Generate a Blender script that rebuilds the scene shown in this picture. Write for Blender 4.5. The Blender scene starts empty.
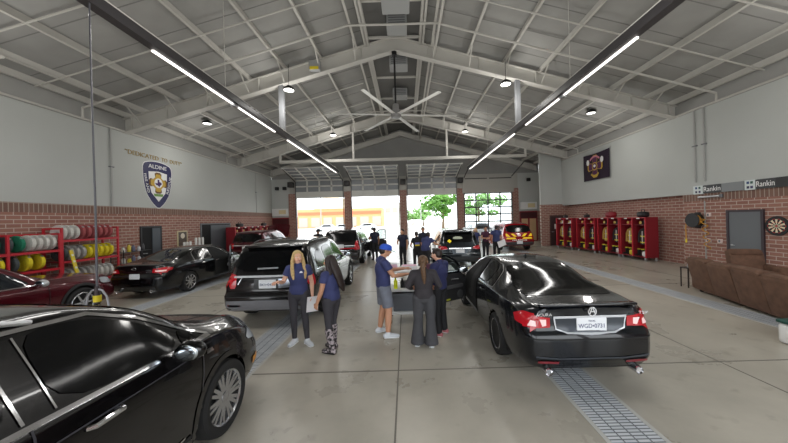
import bpy, bmesh, math, random
import numpy as np
from mathutils import Vector, Matrix, Euler
from mathutils.bvhtree import BVHTree
random.seed(7)
C = bpy.context.scene.collection
PI = math.pi
R = math.radians
# ------------------------------------------------------------------ materials
MATS = {}
def lin(c):
    return tuple((x/12.92 if x <= .04045 else ((x+.055)/1.055)**2.4) for x in [v/255. for v in c])
def mat(name, rgb, rough=.6, metal=0., coat=0., spec=.5, noise=0., nscale=6., emit=0., alpha=1., bump=0., aniso=None):
    if name in MATS: return MATS[name]
    m = bpy.data.materials.new(name); m.use_nodes = True
    nt = m.node_tree; b = nt.nodes['Principled BSDF']
    col = (*lin(rgb), 1)
    b.inputs['Base Color'].default_value = col
    b.inputs['Roughness'].default_value = rough
    b.inputs['Metallic'].default_value = metal
    b.inputs['Coat Weight'].default_value = coat
    b.inputs['Coat Roughness'].default_value = .04
    b.inputs['Specular IOR Level'].default_value = spec
    if emit:
        b.inputs['Emission Color'].default_value = col
        b.inputs['Emission Strength'].default_value = emit
    if noise or bump:
        tc = nt.nodes.new('ShaderNodeTexCoord')
        nz = nt.nodes.new('ShaderNodeTexNoise'); nz.inputs['Scale'].default_value = nscale
        nz.inputs['Detail'].default_value = 5
        nt.links.new(tc.outputs['Object'], nz.inputs['Vector'])
        if noise:
            rp = nt.nodes.new('ShaderNodeValToRGB')
            rp.color_ramp.elements[0].position = .3; rp.color_ramp.elements[1].position = .7
            rp.color_ramp.elements[0].color = tuple(max(0, c*(1-noise)) for c in col[:3])+(1,)
            rp.color_ramp.elements[1].color = tuple(min(1, c*(1+noise)) for c in col[:3])+(1,)
            nt.links.new(nz.outputs['Fac'], rp.inputs['Fac'])
            nt.links.new(rp.outputs['Color'], b.inputs['Base Color'])
        if bump:
            bp = nt.nodes.new('ShaderNodeBump'); bp.inputs['Strength'].default_value = bump
            bp.inputs['Distance'].default_value = .01
            nt.links.new(nz.outputs['Fac'], bp.inputs['Height'])
            nt.links.new(bp.outputs['Normal'], b.inputs['Normal'])
    MATS[name] = m
    return m
def brick_mat(name, axis, bw, bh, c1, c2, cm, mortar=.012):
    m = bpy.data.materials.new(name); m.use_nodes = True
    nt = m.node_tree; b = nt.nodes['Principled BSDF']; b.inputs['Roughness'].default_value = .85
    tc = nt.nodes.new('ShaderNodeTexCoord'); sp = nt.nodes.new('ShaderNodeSeparateXYZ'); cb = nt.nodes.new('ShaderNodeCombineXYZ')
    nt.links.new(tc.outputs['Object'], sp.inputs[0])
    nt.links.new(sp.outputs[axis], cb.inputs['X']); nt.links.new(sp.outputs['Z'], cb.inputs['Y'])
    bt = nt.nodes.new('ShaderNodeTexBrick')
    bt.inputs['Scale'].default_value = 1; bt.inputs['Brick Width'].default_value = bw; bt.inputs['Row Height'].default_value = bh
    bt.inputs['Mortar Size'].default_value = mortar; bt.inputs['Mortar Smooth'].default_value = .2; bt.inputs['Bias'].default_value = -.2
    bt.inputs['Color1'].default_value = (*lin(c1), 1); bt.inputs['Color2'].default_value = (*lin(c2), 1); bt.inputs['Mortar'].default_value = (*lin(cm), 1)
    if bw < bh: bt.offset = 0
    nt.links.new(cb.outputs[0], bt.inputs['Vector']); nt.links.new(bt.outputs['Color'], b.inputs['Base Color'])
    return m
def glass_mat(name, tint=(.9, .95, .95), refl=.12):
    if name in MATS: return MATS[name]
    m = bpy.data.materials.new(name); m.use_nodes = True
    nt = m.node_tree; nt.nodes.remove(nt.nodes['Principled BSDF'])
    out = nt.nodes['Material Output']
    tr = nt.nodes.new('ShaderNodeBsdfTransparent'); tr.inputs[0].default_value = (*tint, 1)
    gl = nt.nodes.new('ShaderNodeBsdfGlossy'); gl.inputs['Roughness'].default_value = .03
    mx = nt.nodes.new('ShaderNodeMixShader'); mx.inputs[0].default_value = refl
    nt.links.new(tr.outputs[0], mx.inputs[1]); nt.links.new(gl.outputs[0], mx.inputs[2]); nt.links.new(mx.outputs[0], out.inputs[0])
    MATS[name] = m
    return m
# ------------------------------------------------------------------ mesh builder
class MB:
    def __init__(s): s.v = []; s.f = []; s.mi = []; s.mats = []
    def m(s, material):
        if material not in s.mats: s.mats.append(material)
        return s.mats.index(material)
    def add(s, vs, fs, material):
        o = len(s.v); k = s.m(material)
        s.v += [tuple(v) for v in vs]; s.f += [tuple(i+o for i in f) for f in fs]; s.mi += [k]*len(fs)
        return s
    def box(s, a, b, material, rz=0, piv=None):
        x0, y0, z0 = a; x1, y1, z1 = b
        vs = [(x0,y0,z0),(x1,y0,z0),(x1,y1,z0),(x0,y1,z0),(x0,y0,z1),(x1,y0,z1),(x1,y1,z1),(x0,y1,z1)]
        if rz:
            px, py = piv if piv else ((x0+x1)/2, (y0+y1)/2)
            c, sn = math.cos(rz), math.sin(rz)
            vs = [(px+(x-px)*c-(y-py)*sn, py+(x-px)*sn+(y-py)*c, z) for x, y, z in vs]
        return s.add(vs, [(0,3,2,1),(4,5,6,7),(0,1,5,4),(1,2,6,5),(2,3,7,6),(3,0,4,7)], material)
    def bbox(s, a, b, material, r=.02):            # box with bevelled edges
        bm = bmesh.new(); bmesh.ops.create_cube(bm, size=1)
        sx, sy, sz = [b[i]-a[i] for i in range(3)]
        for v in bm.verts: v.co = Vector(((v.co.x+.5)*sx+a[0], (v.co.y+.5)*sy+a[1], (v.co.z+.5)*sz+a[2]))
        bmesh.ops.bevel(bm, geom=bm.edges[:], offset=min(r, min(sx, sy, sz)*.45), segments=2, profile=.5, affect='EDGES')
        return s.bm(bm, material)
    def bm(s, bm, material):
        bm.verts.index_update()
        s.add([v.co[:] for v in bm.verts], [[v.index for v in f.verts] for f in bm.faces], material); bm.free(); return s
    def bar(s, p, q, w, h, material, up=(0, 0, 1)):  # rectangular bar between points
        p, q = Vector(p), Vector(q); d = (q-p).normalized(); up = Vector(up)
        if abs(d.dot(up)) > .98: up = Vector((0, 1, 0))
        x = d.cross(up).normalized(); z = x.cross(d)
        vs = [c + x*(a*w/2) + z*(b*h/2) for c in (p, q) for a, b in ((-1,-1),(1,-1),(1,1),(-1,1))]
        return s.add(vs, [(0,1,2,3),(7,6,5,4),(0,4,5,1),(1,5,6,2),(2,6,7,3),(3,7,4,0)], material)
    def tube(s, pts, r, material, n=8, caps=True):
        pts = [Vector(p) for p in pts]; rs = r if isinstance(r, (list, tuple)) else [r]*len(pts)
        vs = []; fs = []; x = None
        for i, p in enumerate(pts):
            d = ((pts[min(i+1, len(pts)-1)]-pts[max(i-1, 0)])).normalized()
            if x is None:
                up = Vector((0, 0, 1)) if abs(d.z) < .9 else Vector((0, 1, 0))
                x = d.cross(up).normalized()
            else:
                x = (x - d*x.dot(d)).normalized()
            y = d.cross(x)
            for k in range(n):
                a = 2*PI*k/n; vs.append(p + (x*math.cos(a)+y*math.sin(a))*rs[i])
        for i in range(len(pts)-1):
            for k in range(n):
                k2 = (k+1) % n; fs.append((i*n+k, i*n+k2, (i+1)*n+k2, (i+1)*n+k))
        if caps:
            fs.append(tuple(range(n))[::-1]); fs.append(tuple((len(pts)-1)*n+k for k in range(n)))
        return s.add(vs, fs, material)
    def lathe(s, prof, material, n=24, axis='z', c=(0, 0, 0), cap=True):
        vs = []; fs = []
        for r, h in prof:
            for k in range(n):
                a = 2*PI*k/n; u, w = r*math.cos(a), r*math.sin(a)
                p = {'z': (u, w, h), 'x': (h, u, w), 'y': (u, h, w)}[axis]
                vs.append((p[0]+c[0], p[1]+c[1], p[2]+c[2]))
        for i in range(len(prof)-1):
            for k in range(n):
                k2 = (k+1) % n; fs.append((i*n+k, i*n+k2, (i+1)*n+k2, (i+1)*n+k))
        if cap and prof[0][0] > 1e-4: fs.append(tuple(range(n)))
        if cap and prof[-1][0] > 1e-4: fs.append(tuple((len(prof)-1)*n+k for k in range(n)))
        return s.add(vs, fs, material)
    def ell(s, c, r, material, n=14, rot=None):
        vs = []; fs = []; h = n//2
        for i in range(h+1):
            t = PI*i/h
            for k in range(n):
                a = 2*PI*k/n; v = Vector((r[0]*math.sin(t)*math.cos(a), r[1]*math.sin(t)*math.sin(a), r[2]*math.cos(t)))
                if rot: v = rot @ v
                vs.append((v.x+c[0], v.y+c[1], v.z+c[2]))
        for i in range(h):
            for k in range(n):
                k2 = (k+1) % n; fs.append((i*n+k, (i+1)*n+k, (i+1)*n+k2, i*n+k2))
        return s.add(vs, fs, material)
    def prism(s, poly, a, b, material, axis='y'):     # polygon in the other two axes, extruded a..b
        def P(u, w, h): return {'y': (u, h, w), 'x': (h, u, w), 'z': (u, w, h)}[axis]
        n = len(poly); vs = [P(u, w, a) for u, w in poly]+[P(u, w, b) for u, w in poly]
        fs = [tuple(range(n))[::-1], tuple(range(n, 2*n))]+[(i, (i+1) % n, n+(i+1) % n, n+i) for i in range(n)]
        return s.add(vs, fs, material)
    def build(s, name, parent=None, smooth=None, clean=False):
        me = bpy.data.meshes.new(name); me.from_pydata(s.v, [], s.f)
        for m_ in s.mats: me.materials.append(m_)
        me.polygons.foreach_set('material_index', s.mi)
        bm = bmesh.new(); bm.from_mesh(me)
        if clean: bmesh.ops.remove_doubles(bm, verts=bm.verts, dist=1e-5)
        bmesh.ops.recalc_face_normals(bm, faces=bm.faces); bm.to_mesh(me); bm.free()
        if smooth is not None:
            me.polygons.foreach_set('use_smooth', [True]*len(me.polygons))
            me.set_sharp_from_angle(angle=R(smooth))
        me.update()
        return link(name, me, parent)
def link(name, me, parent=None):
    o = bpy.data.objects.new(name, me); C.objects.link(o)
    if parent: o.parent = parent
    return o
def tag(o, label=None, cat=None, group=None, kind=None):
    if label:
        o['label'] = label
        n = len(label.split())
        if n < 4 or n > 16: print('LABEL LEN', n, label)
    if cat: o['category'] = cat
    if group: o['group'] = group
    if kind: o['kind'] = kind
    return o
def thing(name, label, cat, loc=(0, 0, 0), rz=0, group=None):
    o = bpy.data.objects.new(name, None); C.objects.link(o); o.empty_display_size = .1
    o.location = loc; o.rotation_euler = (0, 0, rz)
    return tag(o, label, cat, group)
def copy_tree(o, parent=None):
    c = o.copy(); C.objects.link(c)
    if parent: c.parent = parent
    for ch in list(o.children): copy_tree(ch, c)
    return c
def put(o, loc, rz=0, label=None, group=None):
    o.location = loc; o.rotation_euler = (0, 0, rz)
    if label: o['label'] = label
    if group: o['group'] = group
    return o
def struct(o, label=None, cat=None):
    o['kind'] = 'structure'
    if label: o['label'] = label
    if cat: o['category'] = cat
    return o
def text(name, s, size, material, parent, loc, rot, width=None, extrude=.002, align='CENTER', font_shear=0):
    cu = bpy.data.curves.new(name, 'FONT'); cu.body = s; cu.size = size; cu.align_x = align; cu.align_y = 'CENTER'; cu.extrude = extrude
    cu.shear = font_shear
    t = bpy.data.objects.new('tmp', cu); C.objects.link(t)
    me = bpy.data.meshes.new_from_object(t.evaluated_get(bpy.context.evaluated_depsgraph_get()))
    C.objects.unlink(t); bpy.data.objects.remove(t)
    me.materials.clear(); me.materials.append(material)
    if width:
        xs = [v.co.x for v in me.vertices]; w = max(xs)-min(xs); k = width/w
        for v in me.vertices: v.co.x *= k
    o = link(name, me, parent); o.location = loc; o.rotation_euler = rot
    return o
# room constants
XL, XR, XN, YB, YF = -11.5, 11.55, 11.25, 25., -1.6
XRIDGE, ZRIDGE, PITCH = -.3, 9.95, .277
BRICK = 3.02
def deck(x): return ZRIDGE-PITCH*abs(x-XRIDGE)
YR = 20.8      # face of the room block in the far right corner
XB = 9.7
# ------------------------------------------------------------------ common materials
white_wall = mat('painted_wall', (186, 189, 186), .85, noise=.03, nscale=.6)
steel = mat('grey_painted_steel', (196, 194, 188), .55)
steel_d = mat('dark_galvanised', (112, 112, 112), .5, metal=.3)
deckm = mat('roof_liner', (156, 156, 153), .85, noise=.07, nscale=1.3)
BR1, BR2, MOR = (154, 110, 97), (136, 93, 82), (188, 172, 160)
brick_y = brick_mat('red_brick_side', 'Y', .34, .125, BR1, BR2, MOR)
brick_x = brick_mat('red_brick_end', 'X', .34, .125, BR1, BR2, MOR)
sold_y = brick_mat('soldier_brick_side', 'Y', .115, .60, (128, 98, 86), (112, 84, 74), (165, 150, 138))
sold_x = brick_mat('soldier_brick_end', 'X', .115, .60, (128, 98, 86), (112, 84, 74), (165, 150, 138))
black = mat('black_plastic', (22, 22, 24), .5)
rubber = mat('tyre_rubber', (26, 26, 27), .8)
chrome = mat('chrome', (225, 225, 228), .12, metal=1)
white_p = mat('white_plastic', (232, 232, 230), .5)
redm = mat('red_powder_coat', (186, 34, 48), .45)
darkred = mat('dark_red_steel', (136, 28, 40), .5)
alum = mat('aluminium', (190, 192, 195), .35, metal=.8)
grey_p = mat('grey_plastic', (110, 112, 116), .55)
yellow = mat('yellow', (222, 200, 40), .6)
# ------------------------------------------------------------------ floor
def concrete():
    m = bpy.data.materials.new('sealed_concrete'); m.use_nodes = True
    nt = m.node_tree; b = nt.nodes['Principled BSDF']
    tc = nt.nodes.new('ShaderNodeTexCoord')
    n1 = nt.nodes.new('ShaderNodeTexNoise'); n1.inputs['Scale'].default_value = .55; n1.inputs['Detail'].default_value = 7; n1.inputs['Roughness'].default_value = .62
    n2 = nt.nodes.new('ShaderNodeTexNoise'); n2.inputs['Scale'].default_value = 3.2; n2.inputs['Detail'].default_value = 4
    for n in (n1, n2): nt.links.new(tc.outputs['Object'], n.inputs['Vector'])
    r1 = nt.nodes.new('ShaderNodeValToRGB'); e = r1.color_ramp.elements
    e[0].position = .3; e[0].color = (*lin((156, 151, 140)), 1); e[1].position = .72; e[1].color = (*lin((190, 184, 171)), 1)
    nt.links.new(n1.outputs['Fac'], r1.inputs['Fac'])
    r2 = nt.nodes.new('ShaderNodeValToRGB'); e = r2.color_ramp.elements      # tyre scuffs and stains
    e[0].position = .27; e[0].color = (.6, .58, .55, 1); e[1].position = .40; e[1].color = (1, 1, 1, 1)
    nt.links.new(n2.outputs['Fac'], r2.inputs['Fac'])
    mx = nt.nodes.new('ShaderNodeMixRGB'); mx.blend_type = 'MULTIPLY'; mx.inputs[0].default_value = .55
    nt.links.new(r1.outputs[0], mx.inputs[1]); nt.links.new(r2.outputs[0], mx.inputs[2]); nt.links.new(mx.outputs[0], b.inputs['Base Color'])
    rr = nt.nodes.new('ShaderNodeMapRange'); rr.inputs[3].default_value = .17; rr.inputs[4].default_value = .42
    nt.links.new(n1.outputs['Fac'], rr.inputs[0]); nt.links.new(rr.outputs[0], b.inputs['Roughness'])
    b.inputs['Specular IOR Level'].default_value = .45
    return m
conc = concrete()
mb = MB(); mb.box((XL-.3, YF-.4, -.2), (XR+.6, YB+.3, 0), conc)
fl = struct(mb.build('floor'))
jm = mat('joint_sealant', (112, 108, 100), .8)
k = 1
for y in (4.22, 8.9, 13.6, 18.3):
    mb = MB(); mb.box((XL, y-.012, 0), (XR, y+.012, .002), jm); struct(mb.build('trim_%d' % k)); k += 1
for x in (-.17, 4.5, -4.75, 9.2):
    mb = MB(); mb.box((x-.01, YF, 0), (x+.01, YB, .002), jm); struct(mb.build('trim_%d' % k)); k += 1
# trench drains
def grate_mat():
    m = bpy.data.materials.new('drain_grate'); m.use_nodes = True
    nt = m.node_tree; b = nt.nodes['Principled BSDF']; b.inputs['Roughness'].default_value = .5; b.inputs['Metallic'].default_value = .0
    tc = nt.nodes.new('ShaderNodeTexCoord'); bt = nt.nodes.new('ShaderNodeTexBrick')
    bt.inputs['Scale'].default_value = 1; bt.inputs['Brick Width'].default_value = .13; bt.inputs['Row Height'].default_value = .045
    bt.inputs['Mortar Size'].default_value = .008; bt.offset = 0
    bt.inputs['Color1'].default_value = (*lin((206, 210, 214)), 1); bt.inputs['Color2'].default_value = (*lin((190, 196, 202)), 1); bt.inputs['Mortar'].default_value = (*lin((104, 108, 114)), 1)
    nt.links.new(tc.outputs['Object'], bt.inputs['Vector']); nt.links.new(bt.outputs['Color'], b.inputs['Base Color'])
    return m
gm = grate_mat()
curb = mat('drain_curb', (186, 186, 182), .7, noise=.06)
for x, lab in ((-7.25, 'steel trench drain grate under the dark sedan by the hose racks'), (-2.6, 'steel trench drain grate running under the dark sport utility beside two women'),
               (2.17, 'steel trench drain grate running under the black sedan with red tail lights'), (7.12, 'pale trench drain running past the brown recliner sofas')):
    t = thing('trench_drain', lab, 'drain', (x, 11.5, 0))
    mb = MB(); mb.box((-.255, -12.5, .0005), (.255, 12.8, .003), gm); mb.build('grate', t)
    mb = MB(); mb.box((-.3, -12.5, .0005), (-.255, 12.8, .004), curb); mb.box((.255, -12.5, .0005), (.3, 12.8, .004), curb); mb.build('frame', t)
# ------------------------------------------------------------------ walls
T = .3
liner_w = mat('wall_liner', (158, 158, 155), .85, noise=.06, nscale=1.)
mb = MB()    # left wall: brick wainscot, soldier course, white above
mb.box((XL-T, YF, 0), (XL, YB, 2.72), brick_y); mb.box((XL-T, YF, 2.72), (XL, YB, BRICK), sold_y); mb.box((XL-T, YF, BRICK), (XL, YB, 6.06), white_wall); mb.box((XL-T, YF, 6.06), (XL, YB, 7.2), liner_w)
struct(mb.build('wall_left'))
mb = MB()    # right wall: near brick stands proud, lower part behind the lockers is set back
Y1 = 11.75
mb.box((XN, YF, 0), (XN+.6, Y1, 2.58), brick_y); mb.box((XN, YF, 2.58), (XN+.6, Y1, 2.85), sold_y)
mb.box((XR, Y1, 0), (XR+.3, YR+.2, 2.86), brick_y)
mb.box((XN, YF, 2.85), (XR+.3, Y1, 6.06), white_wall); mb.box((XN, Y1, 2.86), (XR+.3, YR+.2, 6.06), white_wall); mb.box((XN, YF, 6.06), (XR+.3, YR+.2, 7.2), liner_w)
struct(mb.build('wall_right'))
mb = MB()    # return wall in the far right corner
mb.box((XB, YR, 0), (XR+.3, YR+.2, 2.95), brick_x); mb.prism([(XB, 2.95), (XR+.3, 2.95), (XR+.3, deck(XR+.3)), (XB, deck(XB))], YR, YR+.2, white_wall)
mb.box((XR, YR+.2, 0), (XR+.3, YB, 7.2), white_wall)
struct(mb.build('wall_corner_room'))
# back wall with four bay openings
bays = [(-9.42, -5.26), (-4.66, -.5), (.12, 4.44), (5.0, 9.16)]
conc_w = mat('pilaster_paint', (176, 174, 168), .8)
HB = 4.25
mb = MB()
mb.box((XL, YB, 0), (bays[0][0], YB+.3, 2.6), brick_x); mb.box((XL, YB, 2.6), (bays[0][0], YB+.3, HB), white_wall)
for (a, b), (c, d) in zip(bays[:-1], bays[1:]):
    mb.box((b, YB-.12, 0), (c, YB+.3, 4.7), brick_x); mb.box((b, YB-.11, 4.7), (c, YB+.3, 5.7), conc_w)
mb.box((bays[-1][1], YB, 0), (XR, YB+.3, 2.6), brick_x); mb.box((bays[-1][1], YB, 2.6), (XR, YB+.3, HB), white_wall)
for x0, x1 in ((-10.02, -9.42), (9.16, XB)):
    mb.box((x0, YB-.14, 0), (x1, YB, 4.6), brick_x)
mb.box((-9.96, YB, HB), (9.7, YB+.3, 5.9), conc_w); mb.box((XL, YB, HB), (-9.96, YB+.3, 5.9), white_wall); mb.box((9.7, YB, HB), (XR, YB+.3, 5.9), white_wall)
gw = mat('gable_panel', (148, 148, 146), .85, noise=.05, nscale=1.)
mb.prism([(XL, 5.9), (XR, 5.9), (XR, deck(XR)), (XRIDGE, ZRIDGE), (XL, deck(XL))], YB+.02, YB+.3, gw)

struct(mb.build('wall_back'))
# front wall (behind the camera): piers and header round four open bays
mb = MB()
for a, b in ((XL, -9.3), (-5.3, -4.5), (-.45, .3), (4.6, 5.1), (9.4, XR)):
    mb.box((a, YF-.3, 0), (b, YF, 4.4), brick_x)
mb.box((XL, YF-.3, 4.4), (XR, YF, 7.2), white_wall)
mb.prism([(XL, 7.2), (XR, 7.2), (XRIDGE, ZRIDGE)], YF-.3, YF, gw)
struct(mb.build('wall_front'))
# ------------------------------------------------------------------ roof
mb = MB()
for x0, x1 in ((XL-.3, XRIDGE), (XRIDGE, XR+.3)):
    mb.prism([(x0, deck(x0)), (x1, deck(x1)), (x1, deck(x1)+.15), (x0, deck(x0)+.15)], YF-.3, YB+.3, deckm)
seam = mat('liner_seam', (128, 128, 126), .9)
for i in range(22):
    y = -.9+i*1.22
    for x0, x1 in ((XL, XRIDGE), (XRIDGE, XR)):
        mb.prism([(x0, deck(x0)-.008), (x1, deck(x1)-.008), (x1, deck(x1)+.01), (x0, deck(x0)+.01)], y-.012, y+.012, seam)
struct(mb.build('ceiling'))
def rafter(y, knee=.5, rid=.58):
    mb = MB(); zt = lambda x: deck(x)-.22
    xl, xr = XL-.01, XN+.03
    kb = 6.06
    zr = ZRIDGE-.22-rid
    for xe in (xl, xr):
        s = 1 if xe < 0 else -1
        mb.prism([(xe, kb), (XRIDGE, zr), (XRIDGE, zt(XRIDGE)), (xe, zt(xe))], y-.008, y+.008, steel)
        # flanges
        mb.prism([(xe, kb-.02), (XRIDGE, zr-.02), (XRIDGE, zr+.012), (xe, kb+.012)], y-.14, y+.14, steel)
        mb.prism([(xe, zt(xe)-.02), (XRIDGE, zt(XRIDGE)-.02), (XRIDGE, zt(XRIDGE)), (xe, zt(xe))], y-.12, y+.12, steel)
        for t in (.03, .16, .31, .5, .7, .88):   # stiffeners
            x = xe+(XRIDGE-xe)*t
            zb = kb+(zr-kb)*t
            mb.box((x-.01, y-.11, zb), (x+.01, y+.11, zt(x)-.01), steel)
    return struct(mb.build('rafter_frame'))
RAFT = [4.2, 12.0, 20.0]
for y in RAFT: rafter(y)
rafter(24.86, .5, .4)
def low(x, y=0):   # bottom of rafter at x
    xe = XL if x < XRIDGE else XN
    t = (x-xe)/(XRIDGE-xe); return 6.06+(ZRIDGE-.8-6.06)*t
# purlins
def purlin(x):
    mb = MB(); z = deck(x)
    s = 1 if x < XRIDGE else -1
    mb.box((x-.012, YF, z-.21), (x+.012, YB, z-.004), steel)
    mb.box((x-.012 if s > 0 else x-.075, YF, z-.225), (x+.075 if s > 0 else x+.012, YB, z-.205), steel)
    return struct(mb.build('purlin'))
for i in range(7):
    for s in (-1, 1): purlin(XRIDGE+s*(1.58+1.47*i))
purlin(XL+.14); purlin(XN-.14)
# twin ridge beams and dark ridge gap
mb = MB()
vent = mat('ridge_gap', (112, 112, 110), .9)
mb.prism([(XRIDGE-1.15, deck(XRIDGE-1.15)-.02), (XRIDGE, ZRIDGE-.03), (XRIDGE+1.15, deck(XRIDGE+1.15)-.02), (XRIDGE+1.15, deck(XRIDGE+1.15)+.05), (XRIDGE, ZRIDGE+.05), (XRIDGE-1.15, deck(XRIDGE-1.15)+.05)], YF, YB, vent)
struct(mb.build('ridge_vent'))
for s in (-1, 1):
    x = XRIDGE+s*1.12; z = deck(x)-.03
    mb = MB(); mb.box((x-.1, YF, z-.24), (x+.1, YB, z-.22), steel); mb.box((x-.015, YF, z-.24), (x+.015, YB, z), steel); mb.box((x-.1, YF, z-.02), (x+.1, YB, z), steel)
    struct(mb.build('ridge_beam'))
# cross bars at the ridge
for y in (7., 9.7, 11.7, 12.1, 15., 17.6, 19.6, 22.):
    mb = MB(); mb.box((XRIDGE-1.1, y-.04, 9.5), (XRIDGE+1.1, y+.04, 9.58), steel); struct(mb.build('ridge_strut'))
# bridging angles that follow the slope (thin), and flange braces
for y in (3.6, 5.6, 7.1, 9., 14.9, 17.2, 18.7, 22.4):
    mb = MB()
    for xe in (XL+.1, XN):
        mb.bar((xe, y, deck(xe)-.24), (XRIDGE+(-1.7 if xe < 0 else 1.7), y, deck(XRIDGE+1.7)-.24), .035, .035, steel)
    struct(mb.build('bridging_angle'))
for y in RAFT[1:]:
    for i in range(7):
        for s in (-1, 1):
            x = XRIDGE+s*(1.58+1.47*i)
            if s < 0 and x < XL+.3: continue
            if x > XN-.3: continue
            mb = MB(); mb.bar((x, y-.75, deck(x)-.22), (x+s*.02, y-.1, low(x)+.06), .045, .02, steel); struct(mb.build('flange_brace'))
# round pipes: sprinkler main that climbs the slope, and wall-top conduit
def pipe(pts, r, label, name='sprinkler_pipe', cat='pipe', m=steel):
    mb = MB(); mb.tube(pts, r, m, 8); o = mb.build(name, None, 40); return tag(o, label, cat)
zz = lambda x: deck(x)-.38
pipe([(XL+.12, 10.3, 6.1), (XL+.12, 10.3, zz(XL)), (XRIDGE-1.6, 10.3, zz(XRIDGE-1.6)-.0), (XRIDGE+1.6, 10.3, zz(XRIDGE+1.6)), (XN-.12, 10.3, zz(XN)), (XN-.12, 10.3, 6.1)], .038,
     'thin grey pipe crossing the ceiling nearest the camera, level under the ridge')
pipe([(XL+.12, 18.6, 6.1), (XL+.12, 18.6, zz(XL)), (XRIDGE-1.6, 18.6, zz(XRIDGE-1.6)), (XRIDGE+1.6, 18.6, zz(XRIDGE+1.6)), (XN-.12, 18.6, zz(XN)), (XN-.12, 18.6, 6.1)], .038,
     'thin grey pipe crossing the ceiling behind the big ceiling fan')
pipe([(XL+.08, YF+.1, 6.1), (XL+.08, YB-.1, 6.1)], .04, 'long grey pipe along the top of the left wall above the shield', 'wall_pipe')
pipe([(XN-.06, YF+.1, 6.1), (XN-.06, YR-.1, 6.1)], .04, 'long grey pipe along the top of the right wall above the dark flag', 'wall_pipe')
pipe([(1.35, YF+.1, 8.95), (1.35, 24.6, 8.95)], .045, 'long grey pipe running front to back beside the ridge', 'ridge_pipe')
pipe([(XL-.002, 7.2, 6.45), (XL+1.6, 7.2, 6.5)], .04, 'short grey pipe stub sticking out under the left eave', 'pipe_stub')
# vertical conduits on the walls
def cond(x, y, z0, z1, lab, r=.03):
    mb = MB(); mb.tube([(x, y, z0), (x, y, z1)], r, mat('conduit', (170, 170, 168), .5)); mb.box((x-.029, y-.09, (z0+z1)/2-.02), (x+.029, y+.09, (z0+z1)/2+.02), grey_p)
    struct(mb.build('conduit', None, 40), lab, 'conduit')
cond(XL+.031, 11.35, BRICK, 6.1, 'vertical grey conduit on the white wall left of the shield')
cond(XN-.031, 11.2, 3.3, 6.1, 'vertical pipe above the hose reel, farther of the pair', .028)
cond(XN-.031, 10.85, 3.3, 6.1, 'vertical pipe above the hose reel, nearer of the pair', .028)
cond(XL+.031, 22.3, BRICK, 6.1, 'thin conduit on the white wall near the far left corner', .02)
# ceiling boxes on the ridge
for y, z, w, lab in ((9.3, 9.0, .45, 'grey box unit hung at the ridge nearest the camera'), (11.0, 9.35, .38, 'grey box unit at the ridge just before the near rafter'), (13.6, 9.25, .42, 'grey box unit at the ridge right behind the near rafter'), (17., 9.3, .42, 'grey box unit at the ridge far behind the fan rod')):
    t = thing('ridge_unit', lab, 'ceiling unit', (XRIDGE+.15, y, z))
    mb = MB(); mb.bbox((-w, -.35, 0), (w, .35, .45), mat('unit_grey', (158, 160, 160), .6), .03); mb.build('housing', t)
    for q in (-1, 1): MB().tube([(q*w*.7, 0, .45), (q*w*.7, 0, deck(XRIDGE)-z-.1)], .015, steel_d).build('hanger', t)
    mb = MB()
    for i in range(4): mb.box((-w*.8, -.362, .06+.09*i), (w*.8, -.35, .1+.09*i), grey_p)
    mb.build('grille', t)
# hung beam by the doors
t = thing('hung_beam', 'long pale horizontal beam hung on four posts before the bay doors', 'beam', (0, 20.0, 6.35))
mb = MB(); mb.box((-8.6, -.08, -.09), (8.4, .08, .09), steel); mb.build('crossbeam', t)
for x in (-8.55, -3.5, 2.95, 8.35):
    mb = MB(); mb.box((x-.06, -.06, .09), (x+.06, .06, low(x)-6.35), steel); mb.build('post', t)
# exhaust rails with light strips
led = mat('led_strip', (255, 250, 245), .4, emit=1.6)
railm = mat('rail_dark', (52, 50, 52), .45)
for xr, lab in ((-5.0, 'dark exhaust rail with a light strip, left of the ceiling fan'), (4.75, 'dark exhaust rail with a light strip, right of the ceiling fan')):
    t = thing('exhaust_rail', lab, 'exhaust rail', (xr, 0, 5.8))
    s = 1 if xr > 0 else -1
    mb = MB(); mb.box((-.095, .2, -.02), (.095, 21.6, .17), railm); mb.box((-.105, .2, .17), (.105, 21.6, .188), steel); mb.build('rail', t)
    for y0, y1 in ((5.9, 11.4), (12.6, 21.4)):
        mb = MB(); mb.box((-.028 + s*.06, y0, -.05), (.028 + s*.06, y1, -.02), led); mb.build('light_strip', t)
    mb = MB(); mb.box((-.09, 11.9, .188), (.09, 12.1, low(xr)-5.8), mat('post_grey', (128, 130, 133), .5)); mb.build('post', t)
    for y in (3., 8.2, 16.5):
        mb = MB(); mb.tube([(0, y, .185), (0, y, deck(xr)-5.85)], .008, steel); mb.build('hanger_rod', t)
    for y in (4.1, 8.7):
        mb = MB(); mb.bbox((-.07 + s*.05, y-.1, -.1), (.07+s*.05, y+.1, -.02), alum); mb.build('clamp', t)
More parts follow.
